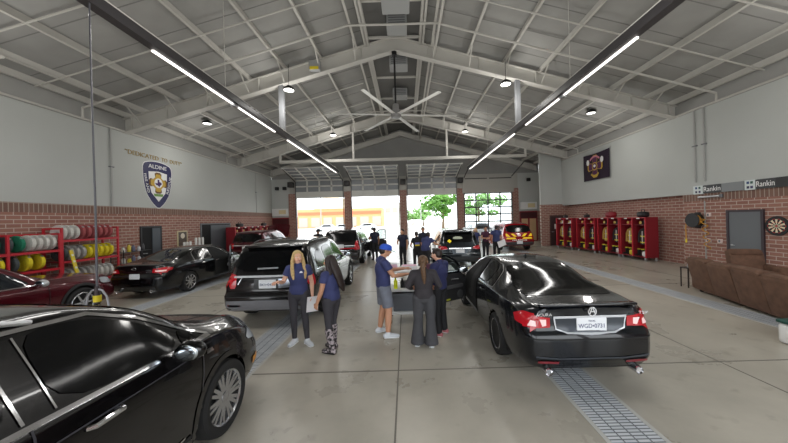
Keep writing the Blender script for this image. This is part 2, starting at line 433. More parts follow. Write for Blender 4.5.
# ceiling fan
t = thing('ceiling_fan', 'large six-blade industrial ceiling fan hanging from the ridge', 'fan', (XRIDGE-.0, 12.0, 6.42))
mb = MB(); mb.tube([(0, 0, .2), (0, 0, low(XRIDGE)-6.42)], .04, black); mb.build('downrod', t)
mb = MB(); mb.lathe([(.02, .55), (.12, .53), (.14, .3), (.2, .26), (.22, .05), (.17, -.02), (.02, -.05)], mat('fan_hub', (150, 150, 150), .4, metal=.6), 20); mb.build('motor', t, 40)
mb = MB(); mb.bbox((-.1, -.1, low(XRIDGE)-6.42-.2), (.1, .1, low(XRIDGE)-6.42), black); mb.build('mount', t)
for i in range(6):
    a = R(60*i+7)
    mb = MB()
    vs = []
    for rr in (.2, 1.4, 2.6):
        for w, z in ((-.085, 0), (-.03, .025), (.05, .02), (.085, -.012), (.03, .002), (-.04, -.004)):
            vs.append((math.cos(a)*rr-math.sin(a)*w, math.sin(a)*rr+math.cos(a)*w, z+.1))
    fs = []
    for j in range(2):
        for q in range(6): fs.append((j*6+q, j*6+(q+1) % 6, (j+1)*6+(q+1) % 6, (j+1)*6+q))
    fs += [tuple(range(6)), tuple(range(12, 18))]
    mb.add(vs, fs, mat('fan_blade', (228, 228, 224), .4)); mb.build('blade', t, 40)
# high bay lights
proto = None
bayl = [(-4.5, 11.5, 7.45, 'round high bay light hanging near the left end of the near rafter'), (4.1, 11.5, 7.45, 'round high bay light hanging under the right side of the near rafter'),
        (9.2, 14.2, 7.15, 'round high bay light high up near the dark flag'), (-9.6, 14.2, 7.15, 'round high bay light high up over the dark sedan on the left'), (-4.6, 18.9, 7.8, 'small high bay light before the far rafter, left of centre'), (4.0, 18.9, 7.8, 'small high bay light before the far rafter, right of centre')]
for x, y, z, lab in bayl:
    if not proto:
        t = proto = thing('high_bay_light', lab, 'light', (x, y, z), 0)
        mb = MB(); mb.lathe([(.03, .16), (.08, .15), (.2, .06), (.22, 0), (.2, -.02)], black, 20); mb.build('housing', t, 40)
        mb = MB(); mb.lathe([(.19, -.021), (.01, -.03)], mat('bay_lens', (240, 240, 235), .4, emit=2.2), 20); mb.build('lens', t, 40)
        mb = MB(); mb.tube([(0, 0, .15), (0, 0, 1.0)], .01, black, 6); mb.build('cord', t)
    else: t = copy_tree(proto)
    put(t, (x, y, z), 0, lab)
# small square box on near rafter
t = tag(MB().bbox((-3.75, 11.65, 8.3), (-3.3, 11.86, 8.7), mat('unit_grey', (158, 160, 160), .6), .02).box((-3.7, 11.63, 8.32), (-3.35, 11.66, 8.43), yellow).build('control_box'), 'small grey box with yellow label fixed on the near rafter', 'box')
# ================================================================== vehicles
def pchip(xs, ys):
    xs = np.array(xs, float); ys = np.array(ys, float); h = np.diff(xs); d = np.diff(ys)/h
    m = np.zeros(len(xs)); m[0] = d[0]; m[-1] = d[-1]
    for i in range(1, len(xs)-1):
        if d[i-1]*d[i] > 0:
            w1 = 2*h[i]+h[i-1]; w2 = h[i]+2*h[i-1]; m[i] = (w1+w2)/(w1/d[i-1]+w2/d[i])
    def f(x):
        x = min(max(x, xs[0]), xs[-1]); i = min(np.searchsorted(xs, x, 'right')-1, len(xs)-2); i = max(i, 0)
        t = (x-xs[i])/h[i]
        return float((2*t**3-3*t**2+1)*ys[i]+(t**3-2*t**2+t)*h[i]*m[i]+(-2*t**3+3*t**2)*ys[i+1]+(t**3-t**2)*h[i]*m[i+1])
    return f
def catmull(P, n):
    out = []
    for i in range(len(P)-1):
        p0 = P[max(i-1, 0)]; p1 = P[i]; p2 = P[i+1]; p3 = P[min(i+2, len(P)-1)]
        for k in range(n):
            t = k/n
            out.append(tuple(.5*((2*b)+(-a+c)*t+(2*a-5*b+4*c-d)*t*t+(-a+3*b-3*c+d)*t**3) for a, b, c, d in zip(p0, p1, p2, p3)))
    out.append(P[-1]); return out
def chaikin(poly, it=2):
    for _ in range(it):
        q = []
        for i in range(len(poly)):
            a = poly[i]; b = poly[(i+1) % len(poly)]
            q += [(a[0]*.8+b[0]*.2, a[1]*.8+b[1]*.2), (a[0]*.2+b[0]*.8, a[1]*.2+b[1]*.8)]
        poly = q
    return poly
tyre_m = rubber
rim_m = mat('alloy_rim', (188, 190, 194), .25, metal=.9)
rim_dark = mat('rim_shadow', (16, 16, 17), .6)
tint = mat('tinted_glass', (9, 10, 12), .09, spec=.3)
tint_lo = mat('tinted_glass_light', (34, 38, 42), .04, spec=.7)
tail_red = mat('tail_lens_red', (176, 22, 34), .15, coat=.5, emit=.07)
tail_pale = mat('tail_lens_pale', (240, 205, 205), .15, emit=.15)
head_m = mat('headlight_lens', (205, 212, 220), .08, metal=.4)
bright = mat('bright_trim', (214, 216, 221), .22, metal=.25)
plate_m = mat('plate_white', (232, 234, 238), .45)
plate_ink = mat('plate_ink', (52, 62, 110), .5)
seam_m = mat('shut_line', (6, 6, 7), .6)
well_m = mat('wheel_well', (9, 9, 10), .9)
interior_m = mat('car_interior', (38, 37, 38), .8)
clad_m = mat('black_cladding', (30, 30, 32), .65)
def wheel(parent, x, s, Rw, w, side, spokes=10, style=0, rimr=.7, name='wheel'):
    # side=+1: outer face towards +x
    mb = MB(); hw = w/2
    prof = [(Rw*rimr, -hw*.8), (Rw*.88, -hw), (Rw*.97, -hw*.85), (Rw, -hw*.45), (Rw, hw*.45), (Rw*.97, hw*.85), (Rw*.88, hw), (Rw*.74, hw*.92), (Rw*rimr, hw*.75), (Rw*rimr*.98, 0)]
    mb.lathe(prof, tyre_m, 40, 'x')
    t = mb.build(name, parent, 35); t.location = (x, s, Rw)
    mb = MB(); r = Rw*rimr; f = side
    mb.lathe([(r*1.02, f*hw*.78), (r*.97, f*hw*.86), (r*.9, f*hw*.74), (r*.9, f*hw*.2)], rim_m, 40, 'x', cap=False)
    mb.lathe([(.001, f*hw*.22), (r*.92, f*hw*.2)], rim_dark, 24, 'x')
    mb.lathe([(r*.2, f*hw*.3), (r*.2, f*hw*.74), (r*.13, f*hw*.8), (.001, f*hw*.8)], rim_m, 20, 'x', cap=False)
    for i in range(spokes):
        offs = (0,) if style == 0 else (-.12, .12)
        for oa in offs:
            a = 2*PI*i/spokes+oa; c, sn = math.cos(a), math.sin(a)
            def P(rr, q, h): return (f*hw*h, c*rr-sn*q, sn*rr+c*q)
            wi, wo = (r*.075, r*.055) if style else (r*.1, r*.075)
            vs = [P(r*.15, -wi, .72), P(r*.15, wi, .72), P(r*.95, wo, .8), P(r*.95, -wo, .8), P(r*.15, -wi, .45), P(r*.15, wi, .45), P(r*.95, wo, .5), P(r*.95, -wo, .5)]
            mb.add(vs, [(0,1,2,3),(4,7,6,5),(0,4,5,1),(1,5,6,2),(2,6,7,3),(3,7,4,0)], rim_m)
    mb.build('rim', t, 35)
    return t
class Car:
    def __init__(s, name, label, sp, cat='car'):
        s.sp = sp; s.root = thing(name, label, cat); L, W = sp['L'], sp['W']
        top = pchip(*zip(*sp['top'])); belt = pchip(*zip(*sp['belt'])); pl = pchip(*zip(*sp['plan'])); bot = pchip(*zip(*sp['bot']))
        rr = pchip(*zip(*sp['roofw']))
        s.top, s.belt, s.plan = top, belt, pl
        st = sorted(set([0, .015, .04, .07, .1, .14, .19]+[L-v for v in (0, .015, .04, .07, .1, .14, .19)]+list(np.round(np.linspace(.24, L-.24, int(L/.06)), 4))))
        lr = pchip(*zip(*sp['lean_r'])); lf = pchip(*zip(*sp['lean_f']))
        rings = []
        for q in st:
            zb, zt, w = bot(q), top(q), pl(q)*W
            zt = max(zt, zb+.12); zk = min(belt(q), zt-.02); gh = zt-zk; k = min(1, gh/.22); h = zk-zb
            wr = rr(q)*W; sh = w*.955; yr = sh*.93*(1-k)+min(wr, sh*.97)*k
            P = [(0, zb), (.7*w, zb), (.90*w, zb+.015), (.965*w, zb+.09*min(1, h/.5)), (.992*w, zb+.3*h), (w, zb+.55*h), (.992*w, zb+.8*h), (sh+.012*w, zk-.035*min(1, h/.4)), (sh-.004, zk)]
            rd = min(.07, gh*.35)
            P += [(sh+(yr-sh)*.35-.004, zk+(gh-rd)*.38), (sh+(yr-sh)*.72, zk+(gh-rd)*.74), (yr, zt-rd), (yr-.05*k-.02, zt-rd*.38), (yr*.72, zt-.012*k), (yr*.4, zt-.003*k+.006), (0, zt+.008)]
            rings.append(catmull(P, 3))
        n = len(rings[0]); V = []
        for q, rg in zip(st, rings):
            for (x, z) in rg:
                yy = q+lr(z)*max(0, 1-q/.9)**1.5 - lf(z)*max(0, 1-(L-q)/.9)**1.5
                V.append((x, yy, z))
        N1 = len(V); V += [(-x, y, z) for x, y, z in V]
        F_ = []; ns = len(st)
        for half in (0, N1):
            for i in range(ns-1):
                for j in range(n-1):
                    F_.append((half+i*n+j, half+i*n+j+1, half+(i+1)*n+j+1, half+(i+1)*n+j))
        for i in (0, ns-1):
            for j in range(n-1): F_.append((i*n+j, i*n+j+1, N1+i*n+j+1, N1+i*n+j))
        s.bvh = BVHTree.FromPolygons(V, F_)
        # cut wheel arches
        Ra = sp['arch']; V2 = [list(v) for v in V]
        for ws in sp['wheels']:
            for v in V2:
                if abs(v[0]) > W*.55 and v[2] < sp['Rw']+Ra+.1:
                    dy, dz = v[1]-ws, v[2]-sp['Rw']; r = math.hypot(dy, dz)
                    if Ra-.034 < r < Ra+.034 and r > 0: v[1] = ws+dy*Ra/r; v[2] = max(v[2] if v[2] < sp['Rw']-.2 else -9, sp['Rw']+dz*Ra/r)
        keep = []
        for f in F_:
            c = [sum(V2[i][k] for i in f)/4 for k in range(3)]
            cut = any(abs(c[0]) > W*.55 and math.hypot(c[1]-ws, c[2]-sp['Rw']) < Ra-.004 for ws in sp['wheels'])
            if not cut: keep.append(f)
        mb = MB(); mb.add(V2, keep, sp['paint']); s.body = mb.build('body', s.root, 38, clean=True)
        for ws in sp['wheels']:      # wheel wells
            for sd in (-1, 1):
                mb = MB(); pts = []
                for i in range(17):
                    a = PI*(i/16)*1.2-.1*PI; pts.append((ws+math.cos(a)*(Ra+.005), sp['Rw']+math.sin(a)*(Ra+.005)))
                vs = [(sd*W*.5, a, b) for a, b in pts]+[(sd*W*.93, a, b) for a, b in pts]
                mb.add(vs, [(i, i+1, 18+i, 17+i) for i in range(16)]+[tuple(range(17))], well_m); mb.build('wheel_well', s.root)
    def drape(s, poly, ax, material, name, off=.006, step=.07, parent=None, smooth=30, offs=None):
        bm = bmesh.new(); vs = [bm.verts.new((a, b, 0)) for a, b in poly]; bm.faces.new(vs)
        bmesh.ops.triangulate(bm, faces=bm.faces[:])
        for d in (0, 1):
            lo = min(p[d] for p in poly); hi = max(p[d] for p in poly); k = int((hi-lo)/step)
            for i in range(1, k+1):
                c = lo+(hi-lo)*i/(k+1); co = [0, 0, 0]; no = [0, 0, 0]; co[d] = c; no[d] = 1
                bmesh.ops.bisect_plane(bm, geom=bm.verts[:]+bm.edges[:]+bm.faces[:], plane_co=co, plane_no=no)
        bm.verts.index_update(); vv = []
        for v in bm.verts:
            a, b = v.co.x, v.co.y
            o, d = {'R': ((4, a, b), (-1, 0, 0)), 'L': ((-4, a, b), (1, 0, 0)), 'B': ((a, -4, b), (0, 1, 0)), 'F': ((a, 9, b), (0, -1, 0)), 'T': ((a, b, 4), (0, 0, -1))}[ax]
            o, d = Vector(o), Vector(d)
            hit, no, i, _ = s.bvh.ray_cast(o, d)
            if hit is None:
                hit, no, i, _ = s.bvh.find_nearest({'R': Vector((s.sp['W']*.9, a, b)), 'L': Vector((-s.sp['W']*.9, a, b)), 'T': Vector((a, b, 1.)), 'B': Vector((a, 0, b)), 'F': Vector((a, s.sp['L'], b))}[ax])
            if no.dot(d) > 0: no = -no
            vv.append(hit+no*off)
        fs = [[v.index for v in f.verts] for f in bm.faces]; bm.free()
        mb = MB(); mb.add(vv, fs, material)
        return mb.build(name, parent or s.root, smooth, clean=False)
    def strip(s, pts, ax, w, material, name, off=.007, parent=None):   # a draped band along a 2D polyline
        L_ = []; R_ = []
        for i, p in enumerate(pts):
            a = pts[max(i-1, 0)]; b = pts[min(i+1, len(pts)-1)]; dx, dy = b[0]-a[0], b[1]-a[1]; l = math.hypot(dx, dy) or 1
            nx, ny = -dy/l*w/2, dx/l*w/2; L_.append((p[0]+nx, p[1]+ny)); R_.append((p[0]-nx, p[1]-ny))
        return s.drape(L_+R_[::-1], ax, material, name, off, .06, parent)
    def both(s, poly, material, name, **k):
        return [s.drape(poly, a, material, name, **k) for a in 'RL']
    def sstrip(s, pts, w, material, name, **k):
        return [s.strip(pts, a, w, material, name, **k) for a in 'RL']
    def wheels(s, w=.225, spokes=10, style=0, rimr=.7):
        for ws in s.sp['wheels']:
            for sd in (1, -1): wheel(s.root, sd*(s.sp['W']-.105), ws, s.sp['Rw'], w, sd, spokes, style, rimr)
    def arch_lips(s, w, material, name='arch_trim'):
        for ws in s.sp['wheels']:
            Ra = s.sp['arch']; Rw = s.sp['Rw']
            for sd in (1, -1):
                vo = []
                for i in range(25):
                    a = -.12*PI+1.24*PI*i/24
                    for rr in (Ra-.006, Ra+w*.5, Ra+w):
                        y, z = ws+math.cos(a)*rr, max(.17, Rw+math.sin(a)*rr)
                        h, no, _, _ = s.bvh.ray_cast(Vector((sd*4, y, z)), Vector((-sd, 0, 0)))
                        x = h.x if h is not None and abs(h.x) > s.sp['W']*.7 else sd*s.sp['W']*.93
                        vo.append((x+sd*.008, y, z))
                    vo.append((sd*s.sp['W']*.9, ws+math.cos(a)*(Ra-.006), max(.17, Rw+math.sin(a)*(Ra-.006))))
                mb = MB(); fs = []
                for i in range(24):
                    b = i*4; fs += [(b, b+1, b+5, b+4), (b+1, b+2, b+6, b+5), (b+3, b, b+4, b+7)]
                mb.add(vo, fs, material); mb.build(name, s.root, 50)
    def handles(s, pts, material=None, w=.19):
        for (y, z) in pts:
            for sd in (1, -1):
                h, no, _, _ = s.bvh.ray_cast(Vector((sd*4, y, z)), Vector((-sd, 0, 0)))
                mb = MB(); x = h.x
                mb.tube([(x+sd*.002, y-w/2, z), (x+sd*.035, y-w/2+.025, z), (x+sd*.04, y, z+.004), (x+sd*.035, y+w/2-.025, z), (x+sd*.002, y+w/2, z)], [.014, .016, .017, .016, .014], material or chrome, 8)
                mb.build('door_handle', s.root, 40)
    def mirrors(s, y, z, material=None, sx=.0):
        for sd in (1, -1):
            h, no, _, _ = s.bvh.ray_cast(Vector((sd*4, y, z-.06)), Vector((-sd, 0, 0)))
            x = h.x; mb = MB()
            mb.ell((x+sd*.15, y, z), (.12, .075, .085), material or s.sp['paint'], 16)
            mb.bar((x-sd*.01, y+.01, z-.05), (x+sd*.1, y+.01, z-.03), .05, .03, black)
            o = mb.build('side_mirror', s.root, 50)
            mb = MB(); mb.ell((x+sd*.15, y-.066, z), (.1, .014, .068), mat('mirror_glass', (190, 198, 205), .03, metal=1), 16); mb.build('mirror_glass', o, 60)
    def rails(s, y0, y1, f=.86, material=None):
        for sd in (1, -1):
            pts = []
            for i in range(9):
                y = y0+(y1-y0)*i/8; x = sd*s.sp['W']*.66*f/.86
                h, _, _, _ = s.bvh.ray_cast(Vector((x, y, 4)), Vector((0, 0, -1))); pts.append((x, y, h.z+(.045 if 0 < i < 8 else .005)))
            mb = MB(); mb.tube(pts, .016, material or alum, 8); mb.build('roof_rail', s.root, 40)
    def plate(s, x, z, txt=None, w=.305, h=.155, top=None, y=None):
        hit, no, _, _ = s.bvh.ray_cast(Vector((x, -4, z)), Vector((0, 1, 0)))
        yy = (hit.y if y is None else y)-.02
        mb = MB(); mb.bbox((x-w/2, yy-.006, z-h/2), (x+w/2, yy+.012, z+h/2), plate_m, .01); p = mb.build('license_plate', s.root)
        if txt: text('plate_lettering', txt, .075, plate_ink, p, (x, yy-.007, z-.012), (R(90), 0, 0), width=w*.86)
        if top: text('plate_lettering', top, .03, plate_ink, p, (x, yy-.007, z+.052), (R(90), 0, 0))
        return p
    def done(s, loc, rz=0): put(s.root, loc, rz); return s.root
def paint(name, rgb, flake=0., rough=.22): return mat(name, rgb, rough, metal=flake, coat=.7, spec=.3)
PLAN_SEDAN = lambda L: [(0, .76), (.04, .83), (.12, .895), (.3, .95), (.8, .985), (1.4, 1), (L-1.4, 1), (L-.8, .975), (L-.35, .92), (L-.12, .82), (L-.04, .74), (L, .66)]
PLAN_SUV = lambda L: [(0, .84), (.03, .9), (.1, .945), (.3, .975), (.8, .99), (1.4, 1), (L-1.3, 1), (L-.7, .98), (L-.3, .93), (L-.1, .85), (L-.03, .78), (L, .7)]
LR_SEDAN = [(.1, .12), (.3, .05), (.4, .0), (.66, .0), (.74, .05), (.8, .06), (.95, .05), (1.02, 0), (1.6, 0)]
LF = [(.1, .18), (.3, .04), (.45, 0), (.6, .0), (.8, .06), (1.2, .1), (1.8, .1)]
LR_SUV = [(.1, .16), (.34, .08), (.44, 0), (.68, 0), (.76, .07), (.9, .07), (1.04, .09), (1.8, .09)]
# ------------------------------------------------------------------ 1 black sedan with open door (right of centre)
pb = paint('paint_black_blue', (14, 17, 23), .2)
L = 4.73
sedan = dict(L=L, W=.905, Rw=.325, arch=.365, wheels=(1.06, 3.765), paint=pb,
    top=[(0, .93), (.03, .995), (.08, 1.03), (.2, 1.04), (.42, 1.055), (.62, 1.085), (1.0, 1.20), (1.4, 1.32), (1.75, 1.385), (2.2, 1.41), (2.6, 1.395), (2.95, 1.33), (3.3, 1.18), (3.58, 1.03), (3.8, .985), (4.2, .92), (4.5, .82), (4.66, .70), (L, .60)],
    belt=[(0, .80), (.2, .93), (.6, .985), (1.2, .985), (2.2, .95), (3.3, .91), (3.7, .88), (4.3, .76), (L, .5)],
    plan=PLAN_SEDAN(L), bot=[(0, .25), (.4, .22), (1., .2), (3.8, .18), (4.4, .2), (L, .24)], roofw=[(0, .72), (1., .66), (1.6, .64), (2.6, .65), (3.4, .72), (L, .7)],
    lean_r=LR_SEDAN, lean_f=LF)
def side_glass(c, polys, material=tint, it=2):
    for p in polys: c.both(chaikin(p, it), material, 'side_window', off=.006)
c = Car('sedan', 'black sedan with red tail lights and its driver door wide open', sedan)
c.wheels(.225, 7, 1, .72)
c.drape(chaikin([(-.60, 1.045), (.60, 1.045), (.50, 1.395), (-.50, 1.395)], 1) if False else chaikin([(-.66, .54), (-.40, .48), (.40, .48), (.66, .54), (.585, 1.50), (.3, 1.56), (-.3, 1.56), (-.585, 1.50)], 1), 'T', tint, 'rear_window', off=.005)
c.drape(chaikin([(-.56, 2.72), (.56, 2.72), (.66, 3.45), (0, 3.56), (-.66, 3.45)], 1), 'T', tint, 'windshield', off=.005)
side_glass(c, [[(1.34, 1.005), (1.62, 1.0), (1.60, 1.29), (1.50, 1.26)], [(1.66, 1.0), (2.16, .985), (2.12, 1.345), (1.64, 1.305)]])
c.drape(chaikin([(2.28, .985), (3.22, .95), (2.86, 1.23), (2.62, 1.32), (2.24, 1.35)], 2), 'R', tint, 'side_window')
c.sstrip([(1.30, .995), (1.62, .985), (2.2, .968), (3.25, .935)], .018, chrome, 'window_trim')
c.sstrip([(1.30, .995), (1.44, 1.24), (1.62, 1.325), (2.1, 1.37), (2.62, 1.345), (2.9, 1.24), (3.25, .96)], .014, chrome, 'window_trim')
c.sstrip([(2.22, .97), (2.21, .6), (2.2, .27)], .012, seam_m, 'door_seam')
c.sstrip([(1.62, .99), (1.55, .8), (1.35, .62)], .012, seam_m, 'door_seam')
c.handles([(1.75, .87)], pb)
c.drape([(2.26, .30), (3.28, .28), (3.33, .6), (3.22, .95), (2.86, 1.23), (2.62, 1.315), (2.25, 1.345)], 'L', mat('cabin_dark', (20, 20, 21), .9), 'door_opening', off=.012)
c.drape([(2.26, .28), (3.3, .27), (3.3, .34), (2.26, .35)], 'L', mat('sill_plate', (150, 152, 155), .4, metal=.6), 'sill_plate', off=.018)
c.drape([(2.45, .55), (2.62, .5), (2.9, .5), (2.9, .62), (2.68, .66), (2.62, 1.1), (2.48, 1.2), (2.36, 1.1)], 'L', interior_m, 'front_seat', off=.018)
# tail lights, trim, plate
for sd, ax in ((1, 'R'), (-1, 'L')):
    c.drape([(sd*(.47 if sd > 0 else .50), .775), (sd*.80, .765), (sd*.80, .935), (sd*(.47 if sd > 0 else .50), .90)], 'B', tail_red, 'tail_light', off=.008)
    c.drape([(.0, .765), (.30, .80), (.36, .885), (.22, .945), (.0, .93)], ax, tail_red, 'tail_light', off=.008)
    c.drape([(sd*.55, .80), (sd*.60, .79), (sd*.63, .88), (sd*.55, .88)], 'B', tail_pale, 'reverse_lens', off=.012)
    c.drape([(sd*.67, .79), (sd*.76, .785), (sd*.72, .86), (sd*.67, .85)], 'B', tail_pale, 'reverse_lens', off=.012)
    c.drape([(sd*.42, .335), (sd*.68, .35), (sd*.68, .385), (sd*.42, .37)], 'B', mat('reflector_red', (130, 40, 48), .3), 'reflector', off=.012)
    mb = MB(); mb.lathe([(.03, .02), (.045, .0), (.05, .01), (.05, .16)], chrome, 20, 'y', (sd*.56, -.03, .245)); mb.lathe([(.001, .03), (.04, .025)], rim_dark, 16, 'y', (sd*.56, -.03, .245)); mb.build('exhaust_tip', c.root, 40)
    c.drape([(sd*.50, .93), (sd*.62, .93), (sd*.62, .92), (sd*.50, .92)], 'B', seam_m, 'trunk_seam')
recess = paint('plate_recess_grey', (52, 58, 66), .3, .3)
c.drape([(-.46, .90), (.46, .90), (.43, .74), (.3, .70), (-.3, .70), (-.43, .74)], 'B', recess, 'plate_recess', off=.006)
c.strip([(-.46, .905), (.46, .905)], 'B', .03, bright, 'chrome_strip', .016)
c.strip([(-.45, .90), (-.43, .755), (-.3, .705), (0, .695), (.3, .705), (.43, .755), (.45, .90)], 'B', .018, bright, 'chrome_strip', .014)
c.strip([(-.80, .655), (-.4, .635), (.4, .635), (.80, .655)], 'B', .014, seam_m, 'trunk_seam')
c.strip([(-.70, .43), (-.4, .40), (.4, .40), (.70, .43)], 'B', .02, mat('bumper_crease', (48, 52, 58), .4), 'bumper_crease')
c.plate(.02, .80, 'WGD•0731', top='TEXAS', w=.38, h=.185)
mb = MB(); pts = [(math.cos(a)*.048, -.012, .985+math.sin(a)*.052) for a in np.linspace(0, 2*PI, 25)]
mb.tube(pts, .008, chrome, 6, False); mb.bar((-.035, -.012, .955), (-.006, -.012, 1.03), .012, .012, chrome); mb.bar((.035, -.012, .955), (.006, -.012, 1.03), .012, .012, chrome); mb.bar((-.02, -.012, .985), (.02, -.012, .985), .01, .01, chrome)
mb.build('emblem', c.root, 40)
text('lettering', 'ACURA', .05, chrome, c.root, (-.60, -.006, .955), (R(90), 0, 0), width=.2)
text('lettering', 'TSX', .05, chrome, c.root, (.64, -.004, .955), (R(90), 0, 0), width=.12)
mb = MB(); mb.prism([(1.95, 1.40), (2.1, 1.40), (1.98, 1.46)], -.012, .012, pb, 'x'); mb.build('antenna_fin', c.root)
c.strip([(-.80, 1.052), (-.4, 1.075), (0, 1.08), (.4, 1.075), (.80, 1.052)], 'T', .01, seam_m, 'trunk_seam') if False else None
mb = MB(); mb.bbox((-.62, .05, 1.03), (.62, .14, 1.062), pb, .012); mb.build('rear_spoiler', c.root, 40)
c.mirrors(3.12, 1.0)
# open front left door
def open_door(c, hinge, ang, poly_low, poly_win, material, glass, side=-1, inner=None, thick=.085):
    # polygons in (distance from hinge, z); panel swings about the hinge
    d = MB(); inner = inner or mat('door_card', (44, 44, 46), .7)
    sg = 1 if side < 0 else -1
    d.prism(chaikin(poly_low, 1), -sg*thick*.6, 0, material, 'y')
    o = d.build('door', c.root, 40); o.location = hinge; o.rotation_euler = (0, 0, ang)
    d = MB(); d.prism(chaikin([(a*.94+.03, .3+(z-.3)*.95+.01) for a, z in poly_low], 1), 0, sg*.045, inner, 'y'); d.build('door_card', o, 40)
    d = MB(); n = len(poly_win)
    for i in range(n):
        a, b = poly_win[i], poly_win[(i+1) % n]; d.bar((a[0], -sg*.02, a[1]), (b[0], -sg*.02, b[1]), .045, .045, material)
    d.build('window_frame', o)
    d = MB(); d.prism(poly_win, -sg*.018, -sg*.024, glass, 'y'); d.build('window_pane', o)
    xs = [p[0] for p in poly_low]; mx = max(xs)
    d = MB(); d.bbox((.18, min(sg*.10, sg*.04), .60), (mx*.85, max(sg*.10, sg*.04), .68), mat('armrest_grey', (78, 78, 80), .6), .02); d.build('armrest', o, 40)
    d = MB(); d.lathe([(.001, sg*.058), (.085, sg*.055), (.095, sg*.045)], mat('speaker_grille', (70, 70, 72), .5), 20, 'y', (.24, 0, .44)); d.build('speaker', o, 40)
    d = MB(); d.tube([(mx*.3, sg*.05, .79), (mx*.32, sg*.075, .80), (mx*.5, sg*.075, .81), (mx*.52, sg*.05, .80)], .012, alum, 6); d.build('door_pull', o, 40)
    d = MB(); d.bbox((mx*.55, min(sg*.05, sg*.04), .34), (mx*.68, max(sg*.05, sg*.04), .375), mat('door_marker', (200, 210, 60), .4), .004); d.build('reflector', o)
    return o
# hinge on the left side: door local +x points away from the hinge; closed door points to -y (rearwards)
g_clear = glass_mat('clear_glass', (.75, .8, .8), .15)
open_door(c, (-.90, 3.28, 0), R(214), [(0, .30), (.95, .31), (1.0, .60), (.98, .96), (.0, .93)], [(.04, .93), (.97, .96), (.94, 1.36), (.62, 1.35), (.36, 1.22)], pb, g_clear)
c.done((2.285, 3.62, 0), R(0))
# ------------------------------------------------------------------ 2 black crossover in the near left corner
pk = paint('paint_black', (10, 9, 11), .1)
L = 4.82
cross = dict(L=L, W=.95, Rw=.37, arch=.415, wheels=(.98, 3.84), paint=pk,
    top=[(0, 1.03), (.04, 1.1), (.2, 1.32), (.5, 1.59), (.7, 1.66), (1.3, 1.715), (2.1, 1.72), (2.6, 1.70), (3.0, 1.605), (3.35, 1.43), (3.65, 1.245), (3.85, 1.175), (4.3, 1.11), (4.6, 1.02), (4.75, .90), (L, .74)],
    belt=[(0, .95), (.3, 1.1), (1.0, 1.175), (2.0, 1.15), (3.2, 1.12), (3.7, 1.08), (4.4, .92), (L, .6)],
    plan=PLAN_SUV(L), bot=[(0, .34), (.5, .27), (1, .24), (3.9, .22), (4.5, .24), (L, .3)], roofw=[(0, .74), (1., .66), (2.5, .66), (3.3, .74), (L, .72)], lean_r=LR_SUV, lean_f=LF)
c = Car('crossover', 'glossy black crossover with chrome window trim in the near left corner', cross)
c.wheels(.235, 10, 1, .74)
side_glass(c, [[(.72, 1.21), (1.45, 1.20), (1.43, 1.54), (1.0, 1.48)], [(1.52, 1.20), (2.24, 1.175), (2.22, 1.60), (1.50, 1.59)], [(2.42, 1.17), (3.26, 1.14), (3.30, 1.24), (3.05, 1.45), (2.75, 1.58), (2.40, 1.605)], [(3.32, 1.14), (3.62, 1.115), (3.5, 1.20), (3.38, 1.26)]], tint)
c.sstrip([(.68, 1.195), (1.5, 1.18), (2.3, 1.155), (3.68, 1.10)], .028, chrome, 'window_trim')
c.sstrip([(.68, 1.195), (1.0, 1.49), (1.5, 1.61), (2.3, 1.625), (2.78, 1.60), (3.08, 1.47), (3.42, 1.26), (3.68, 1.105)], .022, chrome, 'window_trim')
c.sstrip([(2.28, 1.16), (2.26, .7), (2.22, .35)], .012, mat('seam_sheen', (60, 60, 66), .3), 'door_seam')
c.sstrip([(2.26, 1.18), (2.24, 1.59)], .016, chrome, 'window_trim'); c.sstrip([(2.405, 1.18), (2.385, 1.59)], .010, chrome, 'window_trim')
c.sstrip([(3.52, 1.10), (3.50, .8), (3.42, .36)], .012, mat('seam_sheen', (60, 60, 66), .3), 'door_seam')
c.sstrip([(1.1, .40), (2.2, .36), (3.28, .34)], .03, chrome, 'sill_trim')
c.both([(1.35, .24), (3.42, .22), (3.36, .33), (1.42, .36)], clad_m, 'sill_cladding', off=.01)
c.sstrip([(1.0, 1.04), (2.1, 1.02), (3.4, 1.0)], .01, mat('seam_sheen', (60, 60, 66), .3), 'crease_line')
c.handles([(2.62, .985), (1.62, 1.0)], chrome, .22)
c.arch_lips(.05, pk)
c.mirrors(3.20, 1.15)
c.drape(chaikin([(-.58, 2.82), (.58, 2.82), (.70, 3.62), (0, 3.74), (-.70, 3.62)], 1), 'T', tint, 'windshield')
c.drape(chaikin([(-.62, .12), (.62, .12), (.55, .55), (-.55, .55)], 1), 'T', tint, 'rear_window')
for sd, ax in ((1, 'R'), (-1, 'L')):
    c.drape(chaikin([(4.26, .80), (4.66, .70), (4.74, .78), (4.66, .88), (4.42, .93)], 1), ax, head_m, 'headlight', off=.008)
    c.drape(chaikin([(sd*.52, 4.42), (sd*.72, 4.30), (sd*.70, 4.62), (sd*.52, 4.72)], 1), 'T', head_m, 'headlight', off=.006)
    c.drape([(4.45, .42), (4.60, .44), (4.60, .52), (4.45, .50)], ax, mat('side_marker', (210, 140, 40), .3), 'side_marker', off=.01)
    c.drape([(3.56, .95), (3.66, .945), (3.64, .985), (3.56, .99)], ax, chrome, 'fender_badge', off=.01)
    c.strip([(sd*.40, 3.75), (sd*.46, 4.2), (sd*.42, 4.6)], 'T', .02, mat('hood_crease', (40, 38, 42), .2), 'hood_crease', .004)
c.rails(.9, 2.5, .86, alum)
c.done((-2.90, -.76, 0), R(0))
